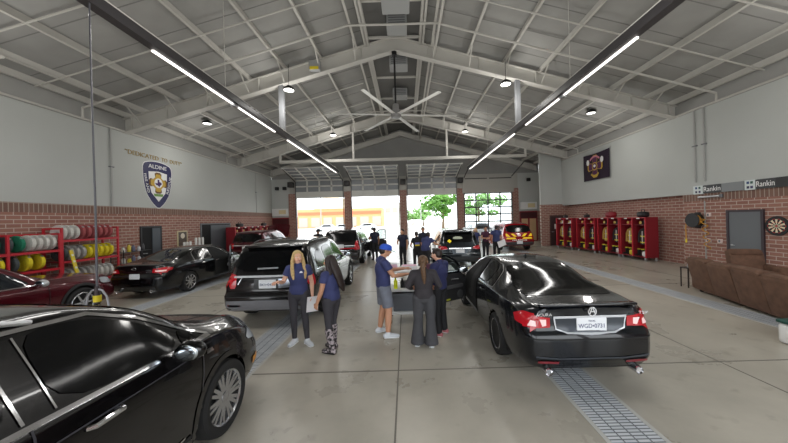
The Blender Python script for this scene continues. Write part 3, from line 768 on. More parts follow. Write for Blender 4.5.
# ------------------------------------------------------------------ 3 dark SUV behind the two women
pe = paint('paint_charcoal', (19, 18, 20), .15)
L = 5.0
suv = dict(L=L, W=.985, Rw=.385, arch=.435, wheels=(1.13, 3.99), paint=pe,
    top=[(0, 1.02), (.04, 1.09), (.12, 1.22), (.32, 1.58), (.42, 1.69), (.6, 1.735), (1.2, 1.775), (2.2, 1.77), (2.7, 1.70), (3.05, 1.56), (3.4, 1.34), (3.75, 1.185), (4.0, 1.15), (4.5, 1.08), (4.8, .97), (4.93, .86), (L, .72)],
    belt=[(0, .92), (.3, 1.07), (1.0, 1.10), (2.2, 1.07), (3.4, 1.03), (4.3, .95), (L, .6)],
    plan=PLAN_SUV(L), bot=[(0, .36), (.5, .3), (1, .26), (4., .24), (4.6, .26), (L, .32)], roofw=[(0, .78), (1., .70), (2.5, .69), (3.4, .76), (L, .72)], lean_r=LR_SUV, lean_f=LF)
def suv_rear(c, plate=None, glass=tint, bumper=None, W=.985, lightpoly=None, chrome_z=1.0, plate_z=.86, k=1., strip=True):
    c.drape(chaikin([(-.80*k, 1.17), (.80*k, 1.17), (.70*k, 1.63), (-.70*k, 1.63)], 1), 'B', glass, 'rear_window', off=.006)
    for sd, ax in ((1, 'R'), (-1, 'L')):
        c.drape(chaikin(lightpoly[0] if sd > 0 else [(-a, b) for a, b in lightpoly[0]], 1), 'B', tail_red, 'tail_light', off=.01)
        c.drape(chaikin(lightpoly[1], 1), ax, tail_red, 'tail_light', off=.01)
        c.drape([(sd*.55, .47), (sd*.80, .48), (sd*.80, .52), (sd*.55, .51)], 'B', mat('reflector_red', (130, 40, 48), .3), 'reflector', off=.012)
    if strip: c.strip([(-.72*k, chrome_z), (.72*k, chrome_z)], 'B', .04, bright, 'chrome_strip', .012)
    c.drape([(-.86*k, .40), (.86*k, .40), (.84*k, .60), (-.84*k, .60)], 'B', bumper or mat('bumper_grey', (110, 110, 114), .45), 'bumper', off=.012)
    c.strip([(-.86*k, .67), (.86*k, .67)], 'B', .016, seam_m, 'tailgate_seam')
    c.plate(0, plate_z, plate, w=.36, h=.18)
def suv_side(c, it=1, gl=tint, bright=False):
    side_glass(c, [[(.55, 1.16), (1.22, 1.13), (1.20, 1.56), (.72, 1.50)], [(1.30, 1.125), (2.12, 1.10), (2.10, 1.60), (1.28, 1.575)], [(2.22, 1.10), (3.25, 1.07), (3.0, 1.33), (2.7, 1.55), (2.20, 1.60)]], gl)
    c.sstrip([(.5, 1.14), (1.3, 1.105), (3.4, 1.05)], .02, chrome, 'window_trim')
    c.sstrip([(2.17, 1.09), (2.15, .35)], .012, seam_m, 'door_seam'); c.sstrip([(1.27, 1.1), (1.22, .75)], .012, seam_m, 'door_seam'); c.sstrip([(3.40, 1.04), (3.36, .4)], .012, seam_m, 'door_seam')
    c.handles([(2.35, .97), (1.42, .98)], chrome); c.mirrors(3.2, 1.16)
    c.drape(chaikin([(-.60, 2.8), (.60, 2.8), (.72, 3.6), (0, 3.7), (-.72, 3.6)], 1), 'T', gl, 'windshield')
    for sd, ax in ((1, 'R'), (-1, 'L')): c.drape(chaikin([(c.sp['L']-.5, .82), (c.sp['L']-.12, .76), (c.sp['L']-.1, .88), (c.sp['L']-.45, .96)], 1), ax, head_m, 'headlight', off=.008)
LP1 = ([(.66, .84), (.80, .84), (.80, 1.12), (.66, 1.10)], [(.09, .84), (.25, .86), (.28, 1.13), (.10, 1.12)])
c = Car('suv', 'charcoal sport utility with chrome tailgate strip behind the two women', suv)
c.wheels(.245, 5, 1, .72); c.arch_lips(.06, clad_m); suv_side(c); suv_rear(c, 'BKV•0425', lightpoly=LP1, chrome_z=1.07, plate_z=.92)
c.strip([(-.62, .92), (-.54, 1.07)], 'B', .018, bright, 'chrome_trim', .012); c.strip([(.62, .92), (.54, 1.07)], 'B', .018, bright, 'chrome_trim', .012)
c.drape([(-.30, .82), (.30, .82), (.28, 1.02), (-.28, 1.02)], 'B', mat('plate_recess', (22, 22, 24), .4), 'plate_recess', off=.006)
for sd in (1, -1): c.drape([(sd*.22, .83), (sd*.50, .85), (sd*.42, 1.02), (sd*.22, 1.02)], 'B', mat('tailgate_glint', (150, 155, 165), .2, metal=.7), 'glint_patch', off=.008) if sd > 0 else None  # bright patch paints a glint on one side of the tailgate
c.strip([(-.26, 1.22), (.18, 1.23)], 'B', .03, mat('wiper', (150, 152, 156), .3), 'rear_wiper', .014)
mb = MB(); mb.bbox((-.60, .30, 1.66), (.60, .58, 1.71), pe, .02); mb.build('rear_spoiler', c.root, 40)
c.rails(.8, 2.8, .86, black)
c.done((-2.93, 6.0, 0), R(0))
# ------------------------------------------------------------------ 4 dark sedan on the left with open doors
ps = paint('paint_black_sedan', (13, 14, 17), .2)
L = 4.78
sed2 = dict(sedan); sed2.update(L=L, paint=ps, wheels=(1.05, 3.82), Rw=.33, arch=.37)
sed2['top'] = [(a*L/4.73, b*1.01) for a, b in sedan['top']]; sed2['belt'] = [(a*L/4.73, b) for a, b in sedan['belt']]; sed2['plan'] = PLAN_SEDAN(L); sed2['bot'] = [(a*L/4.73, b) for a, b in sedan['bot']]; sed2['roofw'] = [(a*L/4.73, b) for a, b in sedan['roofw']]
c = Car('sedan', 'black sedan parked by the hose racks with its right doors opened', sed2)
c.wheels(.225, 9, 0, .72)
c.drape(chaikin([(-.66, .54), (-.40, .48), (.40, .48), (.66, .54), (.585, 1.50), (.3, 1.56), (-.3, 1.56), (-.585, 1.50)], 1), 'T', tint, 'rear_window', off=.005)
c.drape(chaikin([(-.56, 2.72), (.56, 2.72), (.66, 3.45), (0, 3.56), (-.66, 3.45)], 1), 'T', tint, 'windshield', off=.005)
side_glass(c, [[(1.34, 1.005), (1.62, 1.0), (1.60, 1.29), (1.50, 1.26)], [(1.66, 1.0), (2.16, .985), (2.12, 1.345), (1.64, 1.305)], [(2.28, .985), (3.22, .95), (2.86, 1.23), (2.62, 1.32), (2.24, 1.35)]])
c.sstrip([(1.30, .995), (1.44, 1.24), (1.62, 1.325), (2.1, 1.37), (2.62, 1.345), (2.9, 1.24), (3.25, .96)], .016, chrome, 'window_trim')
c.sstrip([(2.22, .97), (2.2, .27)], .012, seam_m, 'door_seam')
c.handles([(1.75, .87), (2.45, .86)], chrome)
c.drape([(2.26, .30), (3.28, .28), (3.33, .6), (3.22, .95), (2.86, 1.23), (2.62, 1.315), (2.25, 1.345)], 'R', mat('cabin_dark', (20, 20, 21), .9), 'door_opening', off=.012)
for sd, ax in ((1, 'R'), (-1, 'L')):
    c.drape([(sd*.48, .80), (sd*.82, .78), (sd*.82, .92), (sd*.52, .92)], 'B', tail_red, 'tail_light', off=.008)
    c.drape([(.0, .78), (.34, .84), (.40, .90), (.22, .94), (.0, .92)], ax, tail_red, 'tail_light', off=.008)
    c.drape([(sd*.58, .83), (sd*.80, .82), (sd*.80, .86), (sd*.58, .87)], 'B', tail_pale, 'reverse_lens', off=.012)
    mb = MB(); mb.lathe([(.03, .02), (.045, .0), (.05, .01), (.05, .16)], chrome, 20, 'y', (sd*.5, -.02, .26)); mb.build('exhaust_tip', c.root, 40)
c.plate(0, .70, None)
c.strip([(-.46, .83), (.46, .83)], 'B', .02, chrome, 'chrome_strip', .012)
mb = MB(); mb.tube([(math.cos(a)*.06, -.012, .93+math.sin(a)*.035) for a in np.linspace(0, 2*PI, 21)], .007, chrome, 6, False); mb.build('emblem', c.root, 40)
c.mirrors(3.15, 1.0)
def open_door_r(c, hinge, ang, low_, win, material, glass):
    o = open_door(c, hinge, ang, low_, win, material, glass)
    return o
# right-hand doors: mirror the door by scaling its thickness
d = open_door(c, (.90, 3.3, 0), R(-62), [(0, .30), (.95, .31), (1.0, .60), (.98, .96), (.0, .93)], [(.04, .93), (.97, .96), (.94, 1.36), (.62, 1.35), (.36, 1.22)], ps, g_clear, side=1)
c.mirrors(3.15, 1.0) if False else None
c.done((-8.12, 8.62, 0), R(0))
# ------------------------------------------------------------------ 5 maroon SUV, nose beyond the near crossover
pm = paint('paint_maroon', (78, 12, 24), .35)
L = 4.95
mar = dict(suv); mar.update(L=L, W=.96, paint=pm, wheels=(1.1, 3.98), Rw=.37, arch=.43)
mar['top'] = [(0, 1.0), (.04, 1.08), (.12, 1.2), (.32, 1.5), (.5, 1.6), (1.2, 1.64), (2.0, 1.62), (2.5, 1.56), (2.95, 1.36), (3.3, 1.15), (3.6, 1.05), (4.0, 1.04), (4.5, 1.02), (4.8, .96), (4.9, .87), (L, .72)]
mar['belt'] = [(0, .9), (.3, .98), (1.0, 1.0), (2.2, .97), (3.4, .94), (4.3, .86), (L, .6)]
mar['plan'] = PLAN_SUV(L); mar['bot'] = [(a*L/5., b) for a, b in suv['bot']]; mar['roofw'] = [(a*L/5., b) for a, b in suv['roofw']]
c = Car('suv', 'maroon vehicle with only its hood and fender showing, before the hose racks', mar)
c.wheels(.245, 6, 0, .68); c.arch_lips(.06, clad_m)
side_glass(c, [[(.6, 1.08), (1.22, 1.06), (1.20, 1.45), (.8, 1.38)], [(1.30, 1.05), (2.10, 1.03), (2.08, 1.49), (1.28, 1.47)], [(2.20, 1.03), (3.1, 1.0), (2.86, 1.24), (2.5, 1.44), (2.18, 1.49)]], tint_lo)
c.sstrip([(.5, 1.06), (1.3, 1.035), (3.3, .985)], .022, chrome, 'window_trim')
c.sstrip([(3.32, .97), (3.3, .4)], .014, seam_m, 'door_seam'); c.sstrip([(2.15, 1.0), (2.13, .4)], .012, seam_m, 'door_seam')
c.handles([(2.35, .9), (1.42, .91)], chrome); c.mirrors(3.12, 1.03, alum)
c.drape(chaikin([(-.58, 2.56), (.58, 2.56), (.70, 3.3), (0, 3.42), (-.70, 3.3)], 1), 'T', tint, 'windshield')
for sd, ax in ((1, 'R'), (-1, 'L')): c.drape(chaikin([(4.42, .76), (4.83, .70), (4.85, .84), (4.5, .90)], 1), ax, head_m, 'headlight', off=.008)
c.done((-8.9, 3.12, 0), R(0))
# ------------------------------------------------------------------ 6 second dark SUV by the left bay doors, front door open
p6 = paint('paint_black_cherry', (22, 13, 16), .2)
s6 = dict(suv); s6.update(paint=p6)
LP2 = ([(.66, .80), (.84, .80), (.84, 1.22), (.72, 1.22)], [(.0, .80), (.14, .82), (.22, 1.22), (.06, 1.22)])
c = Car('suv', 'black cherry sport utility standing under the left bay doors with a front door open', s6)
c.wheels(.245, 5, 0, .72); c.arch_lips(.05, p6); suv_side(c); suv_rear(c, None, lightpoly=LP2, bumper=mat('bumper_dark', (60, 58, 60), .4), plate_z=.98)
c.strip([(-.70, .88), (.70, .88)], 'B', .05, tail_red, 'light_bar', .012); c.strip([(-.76, .78), (.76, .78)], 'B', .04, chrome, 'chrome_strip', .012)
open_door(c, (.96, 3.4, 0), R(0), [(0, .30), (.98, .31), (1.05, .60), (1.02, 1.08), (.0, 1.06)], [(.04, 1.06), (1.0, 1.08), (.98, 1.62), (.62, 1.62), (.34, 1.42)], p6, g_clear, side=1)
c.rails(.8, 2.8, .86, alum)
c.done((-3.17, 13.7, 0), R(0))
# ------------------------------------------------------------------ 7 dark teal crossover in the middle lane
p7 = paint('paint_dark_slate', (30, 38, 44), .45)
s7 = dict(suv); s7.update(paint=p7, W=.92, Rw=.36, arch=.405)
s7['top'] = [(a, b*.955) for a, b in suv['top']]; s7['belt'] = [(a, b*.96) for a, b in suv['belt']]
LP3 = ([(.50, .90), (.80, .88), (.80, 1.03), (.56, 1.0)], [(.0, .88), (.36, .92), (.44, 1.0), (.02, 1.04)])
c = Car('crossover', 'dark slate crossover with a yellow diamond sticker in its rear window', s7)
c.wheels(.235, 5, 0, .7); c.arch_lips(.06, clad_m)
side_glass(c, [[(.6, 1.12), (1.22, 1.09), (1.20, 1.48), (.75, 1.43)], [(1.30, 1.08), (2.12, 1.06), (2.10, 1.53), (1.28, 1.50)], [(2.22, 1.06), (3.2, 1.03), (2.95, 1.28), (2.7, 1.48), (2.20, 1.53)]], tint_lo)
c.sstrip([(.55, 1.1), (.75, 1.45), (1.3, 1.53), (2.2, 1.555), (2.75, 1.50), (3.3, 1.02)], .025, chrome, 'window_trim'); c.handles([(2.35, .93), (1.42, .94)], p7); c.mirrors(3.2, 1.1)
suv_rear(c, None, lightpoly=LP3, bumper=mat('bumper_black', (36, 38, 40), .5), k=.92, strip=False, plate_z=.80)
c.strip([(-.45, .93), (.45, .93)], 'B', .03, chrome, 'chrome_strip', .012)
c.drape([(-.30, .71), (.30, .71), (.36, .90), (-.36, .90)], 'B', mat('plate_recess_blue', (96, 106, 116), .4), 'plate_recess', off=.006)
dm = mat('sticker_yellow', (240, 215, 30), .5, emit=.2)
c.drape([(-.50, 1.22), (-.41, 1.30), (-.32, 1.22), (-.41, 1.14)], 'B', dm, 'diamond_sticker', off=.014, step=.04)
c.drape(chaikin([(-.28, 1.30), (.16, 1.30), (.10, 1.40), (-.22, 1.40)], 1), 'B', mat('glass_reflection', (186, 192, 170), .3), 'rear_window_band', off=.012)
c.rails(.8, 2.8, .86, alum)
mb = MB(); mb.bbox((-.56, .28, 1.575), (.56, .55, 1.625), p7, .02); mb.build('rear_spoiler', c.root, 40)
c.done((2.2, 11.9, 0), R(0))
# ------------------------------------------------------------------ 8 red fire SUV with chevrons
p8 = paint('paint_fire_red', (150, 12, 26), .1)
s8 = dict(suv); s8.update(paint=p8)
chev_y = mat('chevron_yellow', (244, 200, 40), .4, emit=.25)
LP4 = ([(.72, .80), (.86, .80), (.86, 1.06), (.74, 1.06)], [(.0, .80), (.12, .82), (.14, 1.06), (.02, 1.06)])
c = Car('suv', 'red fire department sport utility with yellow chevrons across its tailgate', s8)
c.wheels(.245, 5, 0, .72); c.arch_lips(.06, clad_m); suv_side(c); suv_rear(c, None, lightpoly=LP4, bumper=mat('bumper_dark', (60, 58, 60), .4), strip=False, plate_z=.56)
for sd in (1, -1):
    c.drape([(sd*.14, .92), (sd*.34, 1.10), (sd*.52, 1.10), (sd*.32, .92)], 'B', chev_y, 'chevron', off=.016)
    c.drape([(sd*.55, .92), (sd*.73, 1.10), (sd*.80, 1.10), (sd*.80, .94)], 'B', chev_y, 'chevron', off=.016)
    c.drape([(sd*.18, .76), (sd*.26, .87), (sd*.76, .87), (sd*.80, .76)], 'B', chev_y, 'chevron', off=.016)
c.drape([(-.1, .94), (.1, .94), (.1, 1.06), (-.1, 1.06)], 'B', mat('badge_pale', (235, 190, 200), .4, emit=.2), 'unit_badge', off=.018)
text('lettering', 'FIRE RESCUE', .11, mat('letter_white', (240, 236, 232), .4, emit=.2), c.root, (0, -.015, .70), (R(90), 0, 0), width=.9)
c.done((6.98, 17.9, 0), R(0))
# ------------------------------------------------------------------ 9 pale car nose beyond it, and a maroon van far left
p9 = paint('paint_white', (222, 224, 228), 0, .3)
s9 = dict(cross); s9.update(paint=p9)
c = Car('crossover', 'white vehicle parked outside beyond the closed glazed bay door', s9)
c.wheels(.235, 5, 0, .7); side_glass(c, [[(.72, 1.13), (1.35, 1.12), (1.33, 1.50), (1.0, 1.43)], [(1.42, 1.12), (2.10, 1.085), (2.08, 1.555), (1.40, 1.545)], [(2.20, 1.08), (3.02, 1.05), (3.12, 1.17), (2.82, 1.41), (2.6, 1.53), (2.18, 1.56)]])
c.drape(chaikin([(-.62, .12), (.62, .12), (.55, .55), (-.55, .55)], 1), 'T', tint, 'rear_window'); c.plate(0, .85)
for sd in (1, -1): c.drape([(sd*.62, .85), (sd*.82, .85), (sd*.82, 1.02), (sd*.66, 1.02)], 'B', tail_red, 'tail_light', off=.01)
c.done((7.1, 26.6, 0), R(0))
s10 = dict(suv); s10.update(paint=pm)
c = Car('suv', 'maroon vehicle with raised hood far back beside the red lockers', s10)
c.wheels(.245, 5, 0, .72); suv_side(c, gl=tint_lo); suv_rear(c, None, lightpoly=LP1)
mb = MB()   # raised hood
vs = []; fs = []
for i in range(7):
    for j in range(9):
        u, v = i/6, j/8*2-1
        vs.append((v*.80*(1-.08*u), 3.75+.55*u, 1.2+.78*u+.12*(1-v*v)))
for i in range(6):
    for j in range(8): fs.append((i*9+j, i*9+j+1, i*9+j+10, i*9+j+9))
mb.add(vs, fs, pm); o = mb.build('hood', c.root, 60)
c.done((-8.7, 15.6, 0), R(0))
# ================================================================== bay doors, side doors, outside
dn = 1
panel_w = mat('door_panel', (205, 205, 200), .5); pane_g = mat('door_pane_grey', (128, 132, 136), .25)
mull_d = mat('door_mullion', (92, 94, 96), .5)
pane = glass_mat('door_glass', (.92, .95, .95), .07)
track_m = mat('door_track', (70, 70, 70), .5, metal=.5)
for bi, (x0, x1) in enumerate(bays):
    mb = MB(); w_ = x1-x0
    if bi < 3:
        # vertical section still hanging below the header, then sections running up into the room
        yd = YB-.2
        mb.box((x0, yd, 4.2), (x1, yd+.05, 4.68), panel_w)
        for z0, z1 in ((4.68, 5.2), (5.2, 5.72)):
            mb.box((x0, yd, z0), (x1, yd+.05, z0+.07), panel_w); mb.box((x0, yd, z1-.05), (x1, yd+.05, z1), panel_w)
            for k in range(5):
                x = x0+w_*k/4; mb.box((max(x0, x-.07), yd, z0), (min(x1, x+.07), yd+.05, z1), panel_w)
            mb.box((x0, yd+.02, z0), (x1, yd+.03, z1), pane_g)
        a = Vector((0, yd, 5.75)); b = Vector((0, 22.0, 6.35)); d = b-a
        for k in range(5):
            p, q = a+d*(k/4)*.96, a+d*(k/4)*.96
            mb.bar((x0, p.y, p.z), (x1, p.y, p.z), .12, .05, panel_w)
        for k in range(5):
            x = x0+.06+(w_-.12)*k/4; mb.bar((x, a.y, a.z), (x, b.y, b.z), .12, .05, panel_w)
        mb.add([(x0, a.y, a.z+.01), (x1, a.y, a.z+.01), (x1, b.y, b.z+.01), (x0, b.y, b.z+.01)], [(0, 1, 2, 3)], pane_g)
    else:
        yd = YB-.1
        for k in range(5):
            x = x0+w_*k/4; mb.box((max(x0, x-.05), yd, 0), (min(x1, x+.05), yd+.05, 4.25), mull_d)
        for k in range(8):
            z = 4.25*k/7; mb.box((x0, yd, max(0, z-.05)), (x1, yd+.05, min(4.25, z+.05)), mull_d)
        mb.box((x0, yd+.02, .02), (x1, yd+.03, 4.22), pane)
        mb.box((x0-.1, yd-.15, 4.28), (x1+.1, yd+.02, 5.75), conc_w); mb.box((x0+.1, yd-.2, 5.45), (x0+w_/2-.1, yd-.15, 5.52), track_m); mb.box((x0+w_/2+.1, yd-.2, 5.45), (x1-.1, yd-.15, 5.52), track_m)
    struct(mb.build('door_%d' % dn)); dn += 1
    for x in (x0+.02, x1-.08):
        mb = MB(); mb.box((x, YB-.22, 0), (x+.06, YB-.14, 5.6), track_m); mb.bar((x+.03, YB-.2, 5.6), (x+.03, 22.2, 6.3), .05, .05, track_m)
        struct(mb.build('trim_%d' % k_trim)) if False else struct(mb.build('door_track'))
# torsion bearings between the doors
for x in (-9.75, -4.96, -.19, 4.72):
    tag(MB().bbox((x-.22, YB-.5, 5.15), (x+.22, YB-(.108 if x > -9 else .001), 5.6), mat('opener_dark', (48, 46, 46), .5), .05).build('door_opener', None, 40), {-9.75: 'dark door opener box left of the leftmost bay door', -4.96: 'dark door opener box on the first brick pier between open bays', -.19: 'dark door opener box on the centre brick pier', 4.72: 'dark door opener box on the pier beside the closed glazed bay door'}[x], 'door opener')
# small dark speakers on the white end walls
for x, y, z, lab in ((-11., YB-.12, 5.1, 'left of two small black wall speakers in the far left corner'), (-10.35, YB-.12, 5.1, 'right of two small black wall speakers in the far left corner'), (10.6, YB-.12, 5.3, 'small black wall speaker on the far right end wall')):
    t = thing('wall_speaker', lab, 'speaker', (x, y, z)); MB().bbox((-.14, -.12, -.14), (.14, .12, .14), black, .03).build('housing', t, 40); MB().lathe([(.001, -.135), (.09, -.13), (.11, -.12)], mat('speaker_cone', (40, 40, 42), .7), 16, 'y').build('cone', t, 40)
def door(name, x, y, rz, w, h, leaf, frame, parts=None, ajar=None):
    # local x along the wall, local -y faces the room
    t = bpy.data.objects.new(name, None); C.objects.link(t); t.location = (x, y, 0); t.rotation_euler = (0, 0, rz); struct(t)
    MB().box((-w/2-.07, -.04, 0), (-w/2, .02, h+.07), frame).box((w/2, -.04, 0), (w/2+.07, .02, h+.07), frame).box((-w/2, -.04, h), (w/2, .02, h+.07), frame).build('door_frame', t)
    MB().box((-w/2, -.012, .01), (w/2, .02, h), leaf).build('door_leaf', t)
    hb = MB(); hb.lathe([(.001, -.02), (.03, -.018), (.03, -.012)], alum, 12, 'y', (-w/2+.08, 0, 1.0)); hb.tube([(-w/2+.08, -.02, 1.0), (-w/2+.08, -.06, 1.0), (-w/2+.2, -.065, 1.0)], .011, alum, 8); hb.build('door_handle', t, 40)
    return t
grey_door = mat('grey_door', (104, 108, 112), .55); dk_frame = mat('dark_frame', (60, 50, 56), .5); dk_leaf = mat('dark_void', (20, 20, 22), .8)
door('door_5', XN-.021, 9.62, R(-90), .92, 2.13, grey_door, dk_frame)
# left wall: dark door ajar, grey double door; flat dark panels paint the shade in both openings
t = door('door_6', XL+.012, 13.05, R(90), .95, 2.13, dk_leaf, mat('black_frame', (38, 38, 42), .5))
MB().box((.02, -.05, .02), (.45, -.015, 2.1), mat('door_leaf_dark', (72, 78, 86), .5)).build('open_leaf', t)
t = door('door_7', XL+.012, 17.55, R(90), 2.6, 2.2, dk_leaf, grey_p)
MB().box((-.55, -.05, .02), (1.28, -.02, 2.15), mat('grey_leaf', (92, 97, 102), .5)).build('open_leaf', t)
door('door_8', 10.85, YR, 0, .95, 2.1, mat('brown_door', (72, 50, 52), .55), mat('brown_frame', (84, 62, 60), .5))
t = tag(MB().box((10.62, YR-.03, 1.2), (10.86, YR-.016, 1.55), mat('paper', (225, 224, 220), .7)).build('paper_notice'), 'white paper notice taped on the brown door in the corner', 'notice')
t = tag(MB().box((10.66, YR-.03, 1.6), (11.05, YR-.016, 1.95), mat('door_window_dark', (30, 26, 28), .2)).build('dark_panel'), 'small dark window panel in the brown corner door', 'window')
tan = mat('tan_panel', (205, 170, 130), .6)
for i, x in enumerate((-10.75, 10.55)):
    t = bpy.data.objects.new('door_%d' % (9+i), None); C.objects.link(t); t.location = (x, YB-.0, 0); struct(t)
    MB().box((-.75, -.06, 0), (.75, 0, 2.6), darkred).build('door_frame', t)
    for a in (-.62, .08): MB().box((a, -.08, .1), (a+.54, -.06, 1.95), tan).build('door_panel', t)
    MB().box((-.7, -.08, 2.0), (.7, -.06, 2.5), mat('dark_transom', (70, 20, 26), .4)).build('transom', t)
    u = thing('wall_heater', 'white wall box with beige panel above the %s maroon doorway' % ('far left' if i == 0 else 'far right'), 'wall unit', (x, YB, 2.75))
    MB().bbox((-.7, -.2, 0), (.7, -.01, .62), white_p, .02).build('housing', u); MB().box((-.1, -.22, .15), (.5, -.2, .5), mat('beige_label', (222, 205, 160), .6)).build('front_panel', u)
# outside: paving, shops, trees, poles, parked cars
asph = mat('pale_paving', (200, 198, 192), .9, noise=.05, nscale=.2)
mb = MB(); mb.box((-140, YB+.3, -.2), (140, 160, -.01), asph); struct(mb.build('ground'))
mb = MB(); mb.box((-30, -40, -.2), (30, YF-.4, -.01), asph); struct(mb.build('ground'))
t = thing('shop_building', 'long low tan shop building with an orange band seen through the left bay', 'building', (-27, 95, 0))
MB().box((-17, 0, 0), (19, 12, 6.2), mat('shop_wall', (214, 160, 112), .8)).build('wall', t)
MB().box((-17, -.3, 4.3), (19, 0, 5.2), mat('shop_band', (206, 112, 78), .7)).build('fascia', t)
MB().prism([(-3, 6.2), (9, 6.2), (8.6, 7.9), (6.4, 9.6), (3, 10.2), (-.6, 9.6), (-2.8, 7.9)], -.4, 2, mat('shop_parapet', (232, 210, 180), .8), 'y').build('parapet', t)
for k in range(9): MB().box((-16+k*4, -.15, .3), (-13.2+k*4, 0, 3.4), mat('shop_glass', (170, 160, 150), .2)).build('window', t)
t = thing('office_building', 'pale flat building far away through the second open bay', 'building', (-3, 120, 0))
MB().box((-9, 0, 0), (3, 8, 9), mat('pale_block', (216, 214, 205), .8)).build('wall', t)
for k in range(4): MB().box((-8.2+k*2.8, -.1, 5), (-6.2+k*2.8, 0, 7), mat('shop_glass', (170, 160, 150), .2)).build('window', t)
def pole(x, y, h, lab):
    tag(MB().tube([(x, y, 0), (x, y, h)], [.16, .09], mat('pole_grey', (150, 150, 146), .6), 8).build('light_pole', None, 40), lab, 'pole')
pole(-20.5, 70, 13, 'thin light pole before the tan shop building'); pole(3.9, 75, 9, 'thin light pole beside the far trees in the third bay')
leaf1 = mat('leaf_green', (88, 136, 48), .7, noise=.3, nscale=1.5); leaf2 = mat('leaf_pale', (124, 166, 92), .7, noise=.25, nscale=1.5); bark = mat('bark', (110, 92, 72), .9)
def tree(x, y, h, r, lab, lm, seed):
    rnd = random.Random(seed); t = thing('tree', lab, 'tree', (x, y, 0))
    mb = MB(); mb.tube([(0, 0, 0), (.1, 0, h*.3), (0, .1, h*.6)], [.35*h/9, .25*h/9, .12*h/9], bark, 8)
    for k in range(4):
        a = k*1.6+.4; mb.tube([(0, 0, h*.35), (math.cos(a)*r*.4, math.sin(a)*r*.4, h*.55)], [.15*h/9, .06*h/9], bark, 6)
    mb.build('trunk', t, 40)
    mb = MB()
    cl = [(Vector((rnd.gauss(0, .42), rnd.gauss(0, .42), rnd.uniform(-.75, .85))), rnd.uniform(.25, .48)) for _ in range(16)]
    for _ in range(1500):
        c, q = cl[rnd.randrange(16)]
        d = Vector((rnd.gauss(0, 1), rnd.gauss(0, 1), rnd.gauss(0, 1))).normalized()*q*rnd.uniform(.7, 1.05)
        p = c+d; s = rnd.uniform(.2, .36)*r*.32
        p = Vector((p.x*r, p.y*r, h*.62+p.z*h*.30))
        u = Vector((rnd.gauss(0, 1), rnd.gauss(0, 1), rnd.gauss(0, 1))).normalized(); v = u.orthogonal().normalized()
        mb.add([p-u*s, p+v*s*.7, p+u*s, p-v*s*.7], [(0, 1, 2, 3)], lm)
    mb.build('crown', t)
tree(7.9, 62, 8.2, 3.9, 'large bright green tree filling the right of the third open bay', leaf1, 3)
tree(5.0, 85, 6.4, 3.0, 'medium green tree left of the large tree in the third bay', leaf2, 5)
tree(2.3, 98, 5.6, 2.6, 'pale distant tree left of centre in the third bay', leaf2, 8)
tree(17.5, 70, 8.0, 4.0, 'green tree seen through the panes of the closed bay door', leaf2, 11)
for k, (x, y, lab) in enumerate(((-17, 62, 'leftmost white car parked outside beyond the left open bay'), (-13.2, 60, 'second white car parked outside beyond the left open bay'), (-8.6, 63, 'white car parked outside beyond the second open bay'))):
    t = thing('parked_car', lab, 'car', (x, y, 0), R(90))
    prof = [(-2.2, .35), (-2.25, .8), (-1.7, 1.0), (-1.0, 1.45), (.5, 1.48), (1.2, 1.02), (2.1, .85), (2.25, .35)]
    MB().prism(prof, -.85, .85, p9, 'x').build('body', t, 30)
    MB().prism([(-1.45, 1.02), (-.95, 1.38), (.45, 1.4), (1.0, 1.02)], -.87, .87, tint, 'x').build('window', t)
    for a in (-1.35, 1.4):
        for b in (-.8, .8): MB().lathe([(.001, -.1), (.28, -.1), (.32, -.06), (.32, .06), (.28, .1), (.001, .1)], rubber, 18, 'x', (b, a, .32)).build('wheel', t, 35)
# ================================================================== left wall: emblem, racks, shelf, bench
TXT = lambda: (R(90), 0, R(90))
gold = mat('gold_letter', (156, 130, 58), .5); navy_s = mat('shield_navy', (34, 34, 84), .5); wht = mat('sign_white', (238, 238, 238), .5)
gold2 = mat('emblem_gold', (196, 160, 52), .45); brown_e = mat('emblem_brown', (110, 74, 30), .5); purple = mat('emblem_purple', (62, 22, 92), .5); green_e = mat('emblem_green', (110, 150, 70), .5)
t = thing('wall_lettering', 'gold wall lettering reading DEDICATED TO DUTY above the shield', 'lettering', (XL+.001, 13.45, 5.32))
for w_, y_, wd_ in (('“DEDICATED', -.70, 1.62), ('TO', .44, .33), ('DUTY”', 1.13, .74)): text('lettering', w_, .26, gold, t, (.012, y_, 0), TXT(), width=wd_, extrude=.006)
t = thing('shield_emblem', 'large navy and white fire department shield on the white wall', 'emblem', (XL, 13.5, 4.1))
sh = [(-.78, .72), (-.70, .92), (-.40, 1.02), (0, 1.06), (.40, 1.02), (.70, .92), (.78, .72), (.74, .1), (.62, -.42), (.35, -.82), (0, -1.12), (-.35, -.82), (-.62, -.42), (-.74, .1)]
def flat(poly, d, m, name, par, sc=1., c=(0, 0)):
    return MB().prism([(a*sc+c[0], b*sc+c[1]) for a, b in poly], d[0], d[1], m, 'x').build(name, par)
flat(chaikin(sh, 1), (0, .012), wht, 'outline', t, 1.03)
flat(chaikin(sh, 1), (.002, .016), navy_s, 'shield', t)
flat([(-.50, .56), (0, .62), (.50, .56), (.48, .05), (.38, -.38), (0, -.78), (-.38, -.38), (-.48, .05)], (.004, .02), wht, 'field', t)
def maltese(r, n=4):
    p = []
    for k in range(n):
        a = k*PI/2
        for da, q in ((-.42, 1.), (-.2, 1.08), (.2, 1.08), (.42, 1.), (PI/4, .42)): p.append((math.sin(a+da)*r*q, math.cos(a+da)*r*q))
    return p
flat(maltese(.46), (.006, .024), brown_e, 'cross', t, 1, (0, .08))
flat(maltese(.38), (.006, .027), gold2, 'cross', t, 1, (0, .08))
circ = lambda r, n=28: [(math.cos(2*PI*k/n)*r, math.sin(2*PI*k/n)*r) for k in range(n)]
